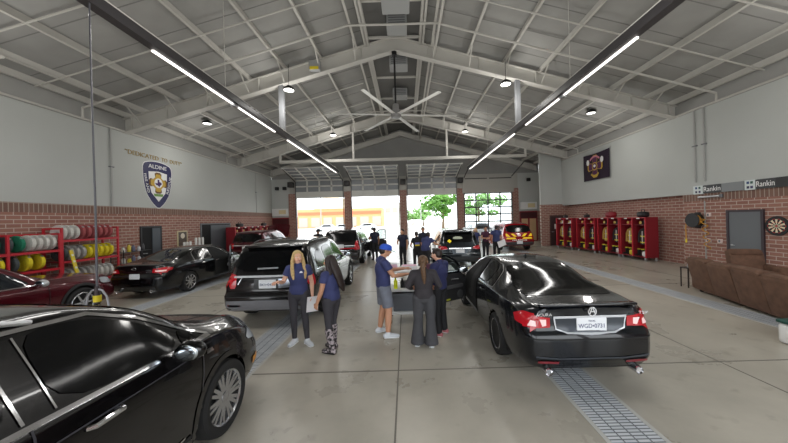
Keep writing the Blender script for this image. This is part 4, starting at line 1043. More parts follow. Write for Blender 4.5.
flat(circ(.30), (.006, .030), gold2, 'disc', t, 1, (0, .08)); flat(circ(.22), (.006, .033), wht, 'disc', t, 1, (0, .08))
tex = [(-.05, .16), (.04, .16), (.04, .06), (.16, .03), (.17, -.05), (.08, -.11), (.05, -.19), (-.02, -.13), (-.08, -.09), (-.12, -.11), (-.19, -.01), (-.05, -.01)]
flat(tex, (.006, .036), purple, 'state_shape', t, 1, (0, .08))
flat([(-.26, -.42), (.26, -.42), (.22, -.54), (-.22, -.54)], (.006, .026), green_e, 'ribbon', t)
text('lettering', 'ALDINE', .25, wht, t, (.02, 0, .81), TXT(), width=.98, extrude=.004)
for sgn, w in ((-1, 'FIRE AND'), (1, 'RESCUE')):
    o = text('lettering', w, .17, wht, t, (.02, sgn*.605, .02), TXT(), width=.85, extrude=.004)
    o.rotation_euler = (Matrix.Rotation(R(90), 3, 'Z') @ Matrix.Rotation(R(90), 3, 'X') @ Matrix.Rotation(R(-78) if sgn < 0 else R(76), 3, 'Z')).to_euler()
# hose racks
def hose_roll(name, label, rgb, group, r=.23, w=.085):
    m = mat('hose_%d_%d_%d' % rgb, rgb, .8, noise=.12, nscale=30)
    mb = MB(); prof = [(.045, -w*.42), (.045, w*.42)]
    k = 8
    out = []
    for i in range(k+1):
        q = .05+(r-.05)*i/k
        out.append((q, w/2 if i % 2 == 0 else w/2-.008))
    prof = [(.045, w/2-.01)]+out+[(r+.006, w*.3), (r+.008, 0), (r+.006, -w*.3)]+[(a, -b) for a, b in out[::-1]]+[(.045, -w/2+.01)]
    mb.lathe(prof, m, 26, 'y', cap=False)
    o = mb.build(name, None, 25)
    MBc = MB(); MBc.lathe([(.02, -.03), (.035, -.03), (.035, .05), (.02, .05)], alum, 12, 'z', (.02, 0, -.0)); c = MBc.build('coupling', o, 40); c.location = (.0, 0, r+.0)
    c.location = (r*.55, 0, r*.62); c.rotation_euler = (0, R(40), 0)
    tag(o, label, 'hose', group); return o
HR = {}
def roll(rgb, loc, label, group, tilt=0):
    if rgb not in HR: o = HR[rgb] = hose_roll('hose_roll', label, rgb, group); first = True
    else: o = copy_tree(HR[rgb])
    put(o, loc, tilt, label, group); return o
def rack(y0, y1, zs, label, top):
    t = thing('hose_rack', label, 'rack', (-10.98, (y0+y1)/2, 0)); h = (y1-y0)/2
    n = 3 if y1-y0 > 1.8 else 2
    for i in range(n):
        y = -h+2*h*i/(n-1)
        for x in (-.28, .28): MB().box((x-.025, y-.025, 0), (x+.025, y+.025, top), redm).build('upright', t)
        MB().box((-.255, y-.012, top-.05), (.255, y+.012, top), redm).build('side_rail', t)
    for z in zs:
        MB().box((-.30, -h, z-.03), (.30, h, z), darkred).box((.28, -h, z-.06), (.31, h, z+.01), redm).build('shelf', t)
    MB().box((-.31, -h, top-.06), (-.28, h, top), redm).build('back_rail', t)
    return t
rack(6.6, 8.95, (1.55, 1.0, .62), 'red hose rack behind the maroon vehicle, the nearer of two', 2.06)
rack(9.0, 10.75, (1.83, 1.16, .43), 'red hose rack beside the dark sedan, the farther of two', 2.22)
GREY, WHITE_, PINK, YEL, GRN, DKG = (168, 166, 162), (208, 206, 200), (164, 82, 84), (226, 208, 40), (30, 122, 92), (72, 80, 82)
z_ = lambda s: s+.242
rx = -10.95
NR, FR = 'near hose rack', 'far hose rack'
for i in range(9):
    y = 9.14+i*.178
    if i < 3: roll(WHITE_, (rx, y, z_(1.83)), 'rolled white hose on the top shelf of the farther red hose rack', 'white rolls, farther rack top')
    else: roll(PINK, (rx, y, z_(1.83)), 'rolled dull red hose on the top shelf of the farther red hose rack', 'red rolls, farther rack top')
    if i < 4: roll(GREY if i else DKG, (rx, y, z_(1.16)), 'rolled grey hose on the middle shelf of the farther red hose rack' if i else 'dark rolled hose at the near end of the farther rack, middle shelf', 'grey rolls, farther rack middle' if i else None)
    else: roll(YEL, (rx+.02, y, z_(1.16)), 'rolled bright yellow hose on the middle shelf of the farther red hose rack', 'yellow rolls, farther rack middle')
    roll(GREY if i < 5 else WHITE_, (rx, y, z_(.43)), 'rolled grey hose on the bottom shelf of the farther red hose rack' if i < 5 else 'rolled white hose on the bottom shelf of the farther red hose rack', 'grey rolls, farther rack bottom' if i < 5 else 'white rolls, farther rack bottom')
for i in range(4):
    roll(WHITE_, (rx, 8.36+i*.165, z_(1.55)), 'rolled white hose on the top shelf of the nearer red hose rack', 'white rolls, nearer rack top')
for i in range(6):
    c = (GRN, DKG, GRN, GRN, DKG, GRN)[i]
    roll(c, (rx, 6.85+i*.255, z_(1.55)), 'rolled green hose on the top shelf of the nearer red hose rack' if c == GRN else 'rolled dark grey hose on the top shelf of the nearer red hose rack', 'green rolls, nearer rack top' if c == GRN else 'dark rolls, nearer rack top')
for i in range(6):
    c = YEL if i != 3 else DKG
    roll(c, (rx+.02, 7.1+i*.29, z_(1.0)), 'rolled yellow hose on the middle shelf of the nearer red hose rack' if c == YEL else 'dark rolled hose among yellow ones on the nearer rack, middle shelf', 'yellow rolls, nearer rack middle' if c == YEL else None)
mb = MB()
for k in range(5): mb.bbox((-.22+.02*k, -.62, .002+k*.04), (.24-.02*k, .62, .04+k*.04), mat('hose_flat_yellow', (224, 206, 44), .8), .018)
t = tag(mb.build('folded_hose', None, 40), 'flat folded yellow hose on the lowest shelf of the nearer rack', 'hose'); t.location = (-10.9, 8.05, .62)
t = thing('striped_plank', 'yellow striped board leaning on the farther hose rack', 'board', (-10.15, 9.1, 0))
mb = MB(); mb.bar((0, 0, 0), (-.45, .05, 1.5), .12, .03, yellow, (1, .3, 0)); mb.build('board', t)
mb = MB()
for k in range(7):
    a = Vector((0, 0, 0)).lerp(Vector((-.45, .05, 1.5)), .1+.13*k); b = a+Vector((-.02, -.01, .06)); mb.bar(a+Vector((.018, 0, .0)), b+Vector((.018, 0, 0)), .09, .012, mat('plank_white', (225, 222, 205), .6), (1, .3, 0))
mb.build('stripes', t)
# wire shelf with supplies
t = thing('supply_shelf', 'black wire shelf with bottles beside the left side door', 'shelf', (-11.12, 11.75, 0))
for x in (-.25, .25):
    for y in (-.62, .62): MB().tube([(x, y, 0), (x, y, 1.3)], .015, black, 8).build('post', t)
for z in (.3, .75, 1.2): MB().box((-.26, -.64, z-.015), (.26, .64, z), black).build('shelf_board', t)
cols = [((226, 226, 222), 'white'), ((210, 190, 60), 'yellow'), ((96, 100, 130), 'blue'), ((200, 200, 205), 'pale grey'), ((60, 62, 66), 'black')]
for k, (rgb, nm) in enumerate(cols):
    for z, lv in ((1.2, 'upper'), (.75, 'middle')):
        b = MB(); h = .2+.05*((k*2+int(z*10)) % 3)
        b.lathe([(.001, 0), (.055, 0), (.06, .02), (.06, h*.7), (.03, h*.85), (.028, h*.95)], mat('bottle_'+nm.replace(' ', '_'), rgb, .4), 14)
        o = b.build('supply_bottle', None, 40); o.location = (-11.05+.03*(k % 2), 11.3+k*.21, z)
        tag(o, '%s bottle on the %s board of the black wire shelf' % (nm, lv), 'bottle'); MB().lathe([(.03, h*.95), (.03, h), (.001, h+.005)], black, 12).build('cap', o, 40)
t = thing('wall_plaque', 'framed bronze plaque on the brick wall behind the dark sedan', 'plaque', (XL+.012, 14.85, 1.5))
MB().box((0, -.34, -.42), (.03, .34, .42), mat('plaque_frame', (200, 186, 150), .5)).build('frame', t); MB().box((.03, -.27, -.35), (.036, .27, .35), mat('plaque_dark', (84, 70, 58), .4, noise=.3, nscale=9)).build('plate', t); MB().ell((.036, 0, .15), (.012, .14, .14), mat('plaque_seal', (220, 210, 190), .4)).build('seal', t)
t = thing('work_bench', 'low dark cabinet by the brick wall holding white cylinders', 'cabinet', (-11.1, 15.05, 0))
MB().bbox((-.3, -1.0, .0), (.3, 1.0, 1.06), mat('cabinet_dark', (58, 58, 62), .5), .01).build('carcass', t); MB().bbox((-.33, -1.03, 1.06), (.33, 1.03, 1.1), mat('bench_top', (120, 118, 112), .5), .01).build('worktop', t)
for k in range(3):
    d = MB().bbox((.3, -.95+k*.64, .12), (.315, -.35+k*.64, 1.0), mat('cabinet_front', (70, 70, 76), .5), .004).build('cabinet_door', t); MB().tube([(.33, -.42+k*.64, .6), (.33, -.42+k*.64, .75)], .008, alum, 6).build('handle', d)
for k in range(3):
    for (y, h, g) in ((14.35+k*.2, .26, 'short'), (15.15+k*.25, .42, 'tall')):
        o = MB().lathe([(.001, 0), (.055, 0), (.055, h*.9), (.045, h), (.001, h)], white_p, 16).build('white_cylinder', None, 40); o.location = (-11.0, y, 1.1)
        tag(o, '%s white cylinder standing on the dark cabinet behind the dark sedan' % g, 'cylinder', g+' white cylinders on the cabinet')
# ================================================================== gear lockers
def locker_unit(label, bays_n=2, w=1.5):
    t = thing('gear_locker', label, 'locker'); D, H0, H1 = .58, .16, 1.98
    # local x along the row, local -y is the open front
    for i in range(bays_n+1):
        x = -w/2+w*i/bays_n
        MB().box((x-.012, -D/2, H0), (x+.012, D/2, H1), darkred).build('side_panel', t)
        MB().box((x-.022, -D/2-.012, H0), (x+.022, -D/2+.025, H1), redm).build('front_post', t)
    MB().box((-w/2, D/2-.015, H0), (w/2, D/2, H1), mat('locker_back', (168, 30, 44), .5)).build('back_panel', t)
    MB().box((-w/2, -D/2, H0), (w/2, D/2-.016, H0+.03), darkred).build('floor_panel', t)
    MB().box((-w/2, -D/2, H1-.03), (w/2, D/2-.016, H1), redm).build('top_panel', t)
    MB().box((-w/2+.012, -D/2+.03, 1.62), (w/2-.012, D/2-.016, 1.64), darkred).build('shelf', t)
    for i in range(bays_n):
        x = -w/2+w*(i+.5)/bays_n; MB().box((x-.09, -D/2-.016, H1-.07), (x+.09, -D/2-.012, H1-.015), mat('name_tag', (224, 224, 222), .5)).build('name_tag', t)
    for x in (-w/2+.06, w/2-.06):
        for y in (-D/2+.05, D/2-.05):
            mb = MB(); mb.lathe([(.001, -.02), (.05, -.02), (.06, -.01), (.06, .01), (.05, .02), (.001, .02)], mat('caster_grey', (170, 170, 170), .5), 14, 'x', (x, y, .06)); mb.box((x-.03, y-.03, .06), (x+.03, y+.03, .16), alum); mb.build('caster', t, 40)
    return t
coat_m = mat('turnout_tan', (176, 140, 70), .85, noise=.2, nscale=12); stripe_m = mat('hi_vis', (236, 222, 60), .6); silver_m = mat('reflective', (222, 220, 216), .5)
coat_d = mat('turnout_dark', (46, 38, 40), .85, noise=.2, nscale=12)
def coat(m, label, group):
    mb = MB(); n = 14; rings = [(.0, .20, .10), (.25, .19, .095), (.5, .20, .09), (.68, .20, .08), (.76, .08, .05)]
    vs = []
    for z, a, b in rings:
        for k in range(n):
            th_ = 2*PI*k/n; f = 1+.07*math.sin(3*th_+z*7); vs.append((math.cos(th_)*a*f, math.sin(th_)*b*f, z))
    fs = [(i*n+k, i*n+(k+1) % n, (i+1)*n+(k+1) % n, (i+1)*n+k) for i in range(4) for k in range(n)]+[tuple(range(n)), tuple(range(4*n, 5*n))]
    mb.add(vs, fs, m)
    for s in (-1, 1): mb.tube([(s*.16, 0, .68), (s*.23, -.04, .48), (s*.22, -.08, .08)], [.065, .06, .05], m, 10)
    o = mb.build('turnout_coat', None, 60); tag(o, label, 'coat', group)
    mb = MB()
    for z in (.08, .36): mb.lathe([(.212-.03*z, z), (.212-.03*z, z+.05)], stripe_m, 14, cap=False); 
    q = mb.build('reflective_band', o); q.scale = (1.03, .53, 1)
    MB().box((-.02, -.108, .05), (.02, -.085, .62), silver_m).build('front_flap', o)
    return o
def helmet(m, label, group):
    mb = MB(); mb.lathe([(.20, 0), (.16, .03), (.15, .08), (.12, .14), (.06, .175), (.001, .185)], m, 18)
    o = mb.build('fire_helmet', None, 40); tag(o, label, 'helmet', group)
    MB().bar((0, -.15, .1), (0, .15, .1), .02, .14, m).build('crest', o); MB().prism([(-.06, .04), (.06, .04), (.07, .13), (0, .17), (-.07, .13)], -.165, -.15, gold2, 'y').build('front_shield', o)
    return o
def boots(label, group):
    mb = MB()
    mb.tube([(0, .03, .05), (0, .03, .32)], [.06, .068], rubber, 12); mb.ell((0, -.04, .045), (.055, .13, .045), rubber, 12)
    o = mb.build('rubber_boot', None, 50); tag(o, label, 'boot', group); MB().lathe([(.07, .29), (.07, .33)], stripe_m, 12, c=(0, .03, 0), cap=False).build('boot_band', o); return o
unit = None; gear = {}
def fill(t, side, seed):
    rnd = random.Random(seed); mw = Matrix.Translation(t.location) @ Matrix.Rotation(t.rotation_euler.z, 4, 'Z')
    for i in range(2):
        x = -.75+1.5*(i+.5)/2
        def P(a, b, c): return mw @ Vector((a, b, c))
        kind = rnd.choice(['tan', 'dark', 'dark']); lab = '%s turnout coat hanging in the red gear lockers along the %s wall' % ('tan' if kind == 'tan' else 'dark', side)
        g = '%s turnout coats, %s lockers' % (kind, side)
        if kind not in gear: gear[kind] = coat(coat_m if kind == 'tan' else coat_d, lab, g); o = gear[kind]
        else: o = copy_tree(gear[kind])
        put(o, P(x, -.02, .72), t.rotation_euler.z, lab, g)
        hk = rnd.choice(['black', 'white', 'red']); lab = '%s fire helmet on the upper shelf of the red lockers along the %s wall' % (hk, side); g = '%s helmets, %s lockers' % (hk, side)
        hm = {'black': black, 'white': white_p, 'red': redm}[hk]
        if 'h'+hk not in gear: gear['h'+hk] = helmet(hm, lab, g); o = gear['h'+hk]
        else: o = copy_tree(gear['h'+hk])
        put(o, P(x, -.03, 1.64), t.rotation_euler.z, lab, g)
        for b in (-.11, .11):
            lab = 'black rubber boot with yellow band at the bottom of the %s lockers' % side; g = 'boots, %s lockers' % side
            if 'b' not in gear: gear['b'] = boots(lab, g); o = gear['b']
            else: o = copy_tree(gear['b'])
            put(o, P(x+b-.15, -.1, .19), t.rotation_euler.z, lab, g)
        # a white or yellow kit bag beside the boots
        kk = rnd.choice(['yellow', 'white']); lab = '%s kit bag at the bottom of the red gear lockers along the %s wall' % (kk, side); g = '%s kit bags, %s lockers' % (kk, side)
        if 'k'+kk not in gear:
            mb = MB(); mb.bbox((-.12, -.13, 0), (.12, .13, .24), mat('kit_'+kk, (230, 214, 60) if kk == 'yellow' else (226, 222, 220), .7), .06); o = gear['k'+kk] = mb.build('kit_bag', None, 50); MB().tube([(-.07, 0, .23), (-.05, 0, .31), (.05, 0, .31), (.07, 0, .23)], .012, black, 6).build('handle', o, 40); tag(o, lab, 'bag', g)
        else: o = copy_tree(gear['k'+kk])
        put(o, P(x+.2, -.12, .19), t.rotation_euler.z, lab, g)
RL = [(10.95, 13.7, 0, 'red gear locker nearest the brick pier, right wall'), (10.9, 15.3, 1, 'second red gear locker from the brick pier, right wall'), (10.72, 16.95, 2, 'third red gear locker from the brick pier, right wall'), (10.42, 18.7, 3, 'red gear locker nearest the brown corner door, right wall')]
for x, y, k, lab in RL:
    if unit is None: t = unit = locker_unit(lab)
    else: t = copy_tree(unit)
    put(t, (x, y, 0), R(-90+k*2.), lab); fill(t, 'right', k+1)
for k, y in enumerate((18.75, 20.4, 22.05)):
    lab = ('red gear locker nearest the grey double door, left wall', 'middle red gear locker of the left wall row', 'red gear locker nearest the far left corner')[k]
    t = copy_tree(unit); put(t, (-10.9, y, 0), R(90), lab); fill(t, 'left', k+20)
def bag(loc, lab, m, s=1.):
    mb = MB(); mb.bbox((-.26*s, -.16*s, 0), (.26*s, .16*s, .26*s), m, .09*s); o = mb.build('duffel_bag', None, 50); o.location = loc; tag(o, lab, 'bag')
    MB().tube([(-.12*s, 0, .25*s), (-.1*s, 0, .36*s), (.1*s, 0, .36*s), (.12*s, 0, .25*s)], .014, m, 6).build('handle', o, 40); o.rotation_euler = (0, 0, R(80))
bag((10.95, 13.4, 1.98), 'black duffel bag on top of the nearest right-hand gear locker', black, 1.0)
bag((10.88, 15.4, 1.98), 'dark red duffel bag on top of the second right-hand gear locker', darkred, 1.15)
bag((10.72, 17.2, 1.98), 'small black bag on top of the third right-hand gear locker', black, .75)
bag((10.4, 18.9, 1.98), 'small black bag on top of the farthest right-hand gear locker', black, .7)
bag((-10.85, 18.9, 1.98), 'black bag on top of the first left-hand gear locker', black, .9)
bag((-10.85, 22.1, 1.98), 'black bag on top of the last left-hand gear locker', black, .8)
# ================================================================== right wall: signs, reel, dartboard, flag
RT = (R(90), 0, R(-90)); RX = XN-.001
for k, (y0, y1, lab, blank) in enumerate(((11.28, 9.60, 'farther wall sign reading Rankin above the hose reel', mat('sign_grey', (132, 136, 138), .5)), (9.57, 7.3, 'nearer wall sign reading Rankin above the dartboard', mat('sign_black', (44, 44, 46), .5)))):
    t = thing('wall_sign', lab, 'sign', (RX, y0, 3.0)); A_, B_ = (.36, 1.0) if k == 0 else (.29, .80)
    MB().box((-.05, -A_, -.16), (0, 0, .16), mat('sign_frame_white', (214, 222, 222), .5)).build('logo_panel', t)
    for a, b, m in ((-.13, .075, mat('logo_blue', (40, 70, 120), .4)), (-.27, .075, mat('logo_green', (50, 90, 80), .4)), (-.13, -.075, mat('logo_navy', (50, 50, 80), .4)), (-.27, -.075, mat('logo_violet', (60, 56, 100), .4))):
        MB().box((-.056, a*A_/.4-.035, b-.04), (-.05, a*A_/.4+.035, b+.04), m).build('logo_square', t)
    MB().box((-.045, -B_, -.15), (0, -A_, .15), mat('sign_back_dark', (62, 64, 66), .5)).build('name_panel', t)
    text('lettering', 'Rankin', .25, wht, t, (-.047, -(A_+B_)/2, -.005), RT, width=(B_-A_)*.9, extrude=.004)
    MB().box((-.045, y1-y0, -.15), (0, -B_, .15), blank).build('blank_panel', t)
t = thing('wall_light', 'slim silver light bar under the farther Rankin wall sign', 'light', (RX-.04, 10.75, 2.72)); MB().tube([(0, -.4, 0), (0, .35, 0)], .04, alum, 10).build('tube', t, 40); MB().bbox((-.03, -.5, -.06), (.03, -.4, .06), grey_p, .01).build('end_cap', t)
t = thing('hose_reel', 'black hose reel with yellow air hose on the brick wall', 'hose reel', (RX-.16, 11.15, 1.85))
MB().lathe([(.05, -.11), (.27, -.11), (.28, -.09), (.1, -.08), (.1, .08), (.28, .09), (.27, .11), (.05, .11)], black, 28, 'x').build('drum', t, 35)
mb = MB(); mb.lathe([(.1, -.075), (.2, -.07), (.215, 0), (.2, .07), (.1, .075)], mat('hose_orange', (196, 140, 50), .6), 28, 'x', cap=False); mb.build('hose_wrap', t, 40)
MB().bbox((.09, -.1, -.3), (.16, .1, .3), black, .02).build('bracket', t)
MB().tube([(0, .22, .0), (-.02, .30, -.05), (-.02, .34, -.3), (-.02, .33, -.75)], .02, mat('hose_orange', (196, 140, 50), .6), 8).build('hanging_hose', t, 50); MB().tube([(-.02, .33, -.74), (-.02, .33, -.88)], .03, yellow, 8).build('hose_end', t, 40)
pts = []
for k in range(40): a = k/39*2*PI*4; pts.append((.06*math.cos(a), -.35+.10*math.sin(a)-.003*k, .02-.028*k))
MB().tube([(0, -.2, .05)]+pts, .018, mat('hose_orange', (196, 140, 50), .6), 6).build('coiled_hose', t, 50)
for y, z, lab in ((10.75, 2.05, 'small white wall box above the coiled orange hose'), (10.78, 1.1, 'small white outlet box low beside the coiled hose'), (10.38, 1.1, 'small pale outlet box left of the grey side door')):
    t = thing('outlet_box', lab, 'outlet', (RX-.03, y, z)); MB().bbox((-.03, -.07, -.07), (.03, .07, .07), mat('outlet_pale', (226, 206, 200), .5), .01).build('box', t); MB().box((-.034, -.03, -.04), (-.03, .03, .04), grey_p).build('socket', t)
mb = MB(); mb.tube([(XN-.017, 10.9, 2.57), (XN-.017, 10.9, .0)], .018, mat('conduit', (170, 170, 168), .5), 8); tag(mb.build('pipe', None, 40), 'thin vertical pipe on the brick wall beside the hose reel', 'pipe')
t = thing('dartboard', 'round black and cream dartboard on the near right brick wall', 'dartboard', (XN-.0192, 8.78, 1.68))
MB().lathe([(.001, .02), (.29, .02), (.30, 0), (.29, -.02), (.001, -.02)], black, 40, 'x').build('board', t, 40)
def seg(r0, r1, odd, m, nm):
    mb = MB()
    for k in range(20):
        if k % 2 != odd: continue
        a0, a1 = 2*PI*(k-.5)/20, 2*PI*(k+.5)/20
        mb.add([(-.025, r0*math.sin(a), r0*math.cos(a)) for a in (a0, a1)]+[(-.025, r1*math.sin(a), r1*math.cos(a)) for a in (a1, a0)], [(0, 1, 2, 3)], m)
    mb.build(nm, t)
seg(.03, .205, 0, mat('dart_cream', (226, 214, 184), .7), 'segments'); seg(.205, .225, 1, mat('dart_red', (170, 40, 40), .6), 'double_ring'); seg(.11, .13, 1, mat('dart_red', (170, 40, 40), .6), 'treble_ring')
t2 = MB(); t2.lathe([(.001, -.028), (.03, -.028)], mat('dart_red', (170, 40, 40), .6), 16, 'x', cap=False); t2.build('bullseye', t)
# flag
t = thing('flag', 'dark purple fire crew flag hung high on the right wall', 'flag', (XN-.06, 16.95, 5.0))
vs = []; fs = []; nu, nv = 20, 12; fl_m = mat('flag_cloth', (38, 20, 42), .8)
def fy(u, v): return (-.02-.03*math.sin(u*9)*v*.6, 1.15-2.3*u, .78-1.58*v-.05*math.sin(PI*u)*(1-v))
for i in range(nu+1):
    for j in range(nv+1): vs.append(fy(i/nu, j/nv))
for i in range(nu):
    for j in range(nv): fs.append((i*(nv+1)+j, i*(nv+1)+j+1, (i+1)*(nv+1)+j+1, (i+1)*(nv+1)+j))
MB().add(vs, fs, fl_m).build('cloth', t, 60)
def flagp(poly, d, m, nm): MB().prism([(-a, b) for a, b in poly], -.075-d, -.07-d, m, 'x').build(nm, t)
flagp([(a*1, b*1-.02) for a, b in maltese(.62)], .0, gold2, 'emblem'); flagp([(a, b-.02) for a, b in maltese(.52)], .006, mat('flag_violet', (84, 30, 80), .7), 'emblem')
flagp([(a, b-.02) for a, b in circ(.24)], .012, gold2, 'emblem_disc'); flagp([(a, b-.02) for a, b in circ(.18)], .018, mat('flag_violet', (84, 30, 80), .7), 'emblem_disc'); flagp([(a*.9-.0, b*.7+.0) for a, b in circ(.12)], .024, wht, 'emblem_centre')
arc = [(math.cos(a)*.60, math.sin(a)*.55+.05) for a in np.linspace(R(40), R(140), 14)]+[(math.cos(a)*.50, math.sin(a)*.45+.05) for a in np.linspace(R(140), R(40), 14)]
flagp(arc, .012, mat('flag_pink', (206, 130, 150), .7), 'name_arc')
for s in (-1, 1): flagp([(s*.62+a*.13, .28+b*.17) for a, b in circ(1)], .014, wht, 'emblem_glove')
arc = [(math.cos(a)*.58, -math.sin(a)*.60-.02) for a in np.linspace(R(50), R(130), 12)]+[(math.cos(a)*.46, -math.sin(a)*.50-.02) for a in np.linspace(R(130), R(50), 12)]
flagp(arc, .012, gold2, 'name_arc')
MB().tube([(-.01, 1.2, .8), (-.01, -1.2, .8)], .015, alum, 8).build('hanging_rod', t, 40)
# ================================================================== recliners, side table, cooler
brown = mat('brown_suede', (104, 76, 60), .85, noise=.22, nscale=7, bump=.25); brown_d = mat('brown_suede_dark', (64, 46, 38), .85, noise=.2, nscale=7)
def recliner_back(mb, x0, x1, zb, zt, y0, lean, th):
    # closed cushion slab seen from behind: local y- is the back
    n = 8; m = 7; vs = []; fs = []
    for side in (0, 1):
        for i in range(n+1):
            u = i/n
            for j in range(m+1):
                v = j/m; z = zb+(zt-zb)*v - (.05*(abs(2*u-1)**4) if v > .9 else 0)
                bulge = .035*(1-(2*u-1)**4)*(math.sin(PI*min(1, max(0, v)))**.5)
                y = y0-lean*v + (-bulge if side == 0 else th*(1-.25*v)+bulge)
                vs.append((x0+(x1-x0)*u, y, z))
    N = (n+1)*(m+1)
    for s in (0, 1):
        for i in range(n):
            for j in range(m): fs.append((s*N+i*(m+1)+j, s*N+i*(m+1)+j+1, s*N+(i+1)*(m+1)+j+1, s*N+(i+1)*(m+1)+j))
    for i in range(n):
        for j in (0, m): fs.append((i*(m+1)+j, (i+1)*(m+1)+j, N+(i+1)*(m+1)+j, N+i*(m+1)+j))
    for i in (0, n):
        for j in range(m): fs.append((i*(m+1)+j, i*(m+1)+j+1, N+i*(m+1)+j+1, N+i*(m+1)+j))
    mb.add(vs, fs, brown); return mb
def sofa(name, label, secs, loc, rz, zt=.98, cat='sofa'):
    t = thing(name, label, cat, loc, rz); w = .76; W2 = w*secs/2
    MB().bbox((-W2, -.30, .08), (W2, .42, .36), brown_d, .04).build('base', t, 50)
    for a in (-W2+.1, W2-.1):
        for b in (-.2, .32): MB().box((a-.03, b-.03, 0), (a+.03, b+.03, .09), black).build('foot', t)
    for i in range(secs):
        x0 = -W2+w*i+.008; x1 = x0+w-.016
        b = recliner_back(MB(), x0, x1, .07, zt-.03*(i % 2), -.30, .20, .24).build('backrest', t, 50)
        MB().bbox((x0+.02, -.50, zt-.16-.03*(i % 2)), (x1-.02, -.24, zt+.03-.03*(i % 2)), brown, .07).build('head_cushion', b, 50)
        MB().bbox((x0, -.12, .34), (x1, .46, .50), brown, .07).build('seat', t, 50)
        MB().bbox((x0+.02, .40, .1), (x1-.02, .5, .42), brown, .04).build('footrest', t, 50)
    for s in (-1, 1): MB().bbox((s*W2-.1, -.34, .06), (s*W2+.1, .46, .64), brown, .08).build('armrest', t, 50)
    return t
sofa('recliner_sofa', 'long brown suede recliner sofa seen from behind beside the pale drain', 4, (7.82, 6.5, 0), R(-106), .92)
sofa('recliner_chair', 'single brown recliner standing beyond the long sofa before the grey door', 1, (9.75, 8.15, 0), R(160), 1.02, 'chair')
t = thing('side_table', 'small dark side table at the far end of the brown sofa', 'table', (8.15, 8.42, 0))
MB().bbox((-.13, -.13, .55), (.13, .13, .58), mat('table_dark', (48, 40, 38), .4), .01).build('tabletop', t)
for x in (-.11, .11):
    for y in (-.11, .11): MB().box((x-.012, y-.012, 0), (x+.012, y+.012, .55), mat('table_dark', (48, 40, 38), .4)).build('leg', t)
o = MB().lathe([(.001, 0), (.03, 0), (.033, .01), (.033, .11), (.026, .12), (.001, .12)], alum, 16).build('drink_can', None, 40); o.location = (8.12, 8.38, .58); tag(o, 'silver drink can on the small dark side table', 'can')
MB().lathe([(.001, .121), (.024, .121)], grey_p, 14).build('can_lid', o)
t = thing('cooler', 'white cooler with a dark green edge at the right picture edge', 'cooler', (6.36, 4.6, 0))
MB().bbox((-.28, -.2, 0), (.28, .2, .33), white_p, .05).build('body', t, 50); MB().bbox((-.29, -.21, .33), (.29, .21, .39), mat('cooler_green', (24, 74, 66), .5), .02).build('lid', t, 50); MB().bbox((-.292, -.21, .02), (-.26, -.17, .33), mat('cooler_green', (24, 74, 66), .5), .008).build('side_trim', t, 50)
# hanging exhaust hose at the left
t = thing('exhaust_drop', 'thin dark hose hanging from the left rail with a looped nozzle', 'hose', (-4.95, 4.62, 0))
MB().tube([(0, 0, 5.81), (.0, .0, 4.4), (.01, 0, 2.5), (.0, 0, 1.25)], [.012, .012, .014, .016], mat('drop_hose', (88, 88, 94), .4), 8).build('hose', t, 50)
MB().tube([(0, 0, 1.27), (0, 0, 1.0)], [.03, .045], mat('nozzle_dark', (54, 42, 46), .5), 10).build('nozzle', t, 40)
MB().lathe([(.047, 1.02), (.05, 1.02), (.05, 1.12), (.047, 1.12)], yellow, 14).build('tag_band', t, 40)
for s in (-1, 1):
    MB().tube([(0, 0, 1.22), (s*.08, 0, 1.20), (s*.15, 0, 1.1), (s*.19, 0, .9), (s*.2, 0, .62)], .014, mat('loop_grey', (150, 150, 156), .4), 8).build('loop', t, 50)
# ================================================================== people
def loft(mb, pts, rx, ry=None, lat=None, m=None, n=14, e0=.9, e1=.9):
    # rounded tube through pts with elliptical section (rx along lat, ry across)
    pts = [Vector(p) for p in pts]; ry = ry or rx
    P, A, B = [], [], []
    d0 = (pts[0]-pts[1]).normalized(); d1 = (pts[-1]-pts[-2]).normalized()
    for t in (.98, .8, .45): P.append(pts[0]+d0*min(rx[0], ry[0])*t*e0); k = math.sqrt(1-t*t); A.append(rx[0]*k); B.append(ry[0]*k)
    for p, a, b in zip(pts, rx, ry): P.append(p); A.append(a); B.append(b)
    for t in (.45, .8, .98): P.append(pts[-1]+d1*min(rx[-1], ry[-1])*t*e1); k = math.sqrt(1-t*t); A.append(rx[-1]*k); B.append(ry[-1]*k)
    vs, fs = [], []; x = None
    for i, p in enumerate(P):
        d = (P[min(i+1, len(P)-1)]-P[max(i-1, 0)]).normalized()
        if lat is not None: x = Vector(lat); x = (x-d*x.dot(d)).normalized()
        elif x is None: x = d.orthogonal().normalized()
        else: x = (x-d*x.dot(d)).normalized()
        y = d.cross(x)
        for k in range(n):
            a = 2*PI*k/n; vs.append(p+x*math.cos(a)*A[i]+y*math.sin(a)*B[i])
    for i in range(len(P)-1):
        for k in range(n): fs.append((i*n+k, i*n+(k+1) % n, (i+1)*n+(k+1) % n, (i+1)*n+k))
    fs += [tuple(range(n))[::-1], tuple((len(P)-1)*n+k for k in range(n))]
    mb.add(vs, fs, m); return mb
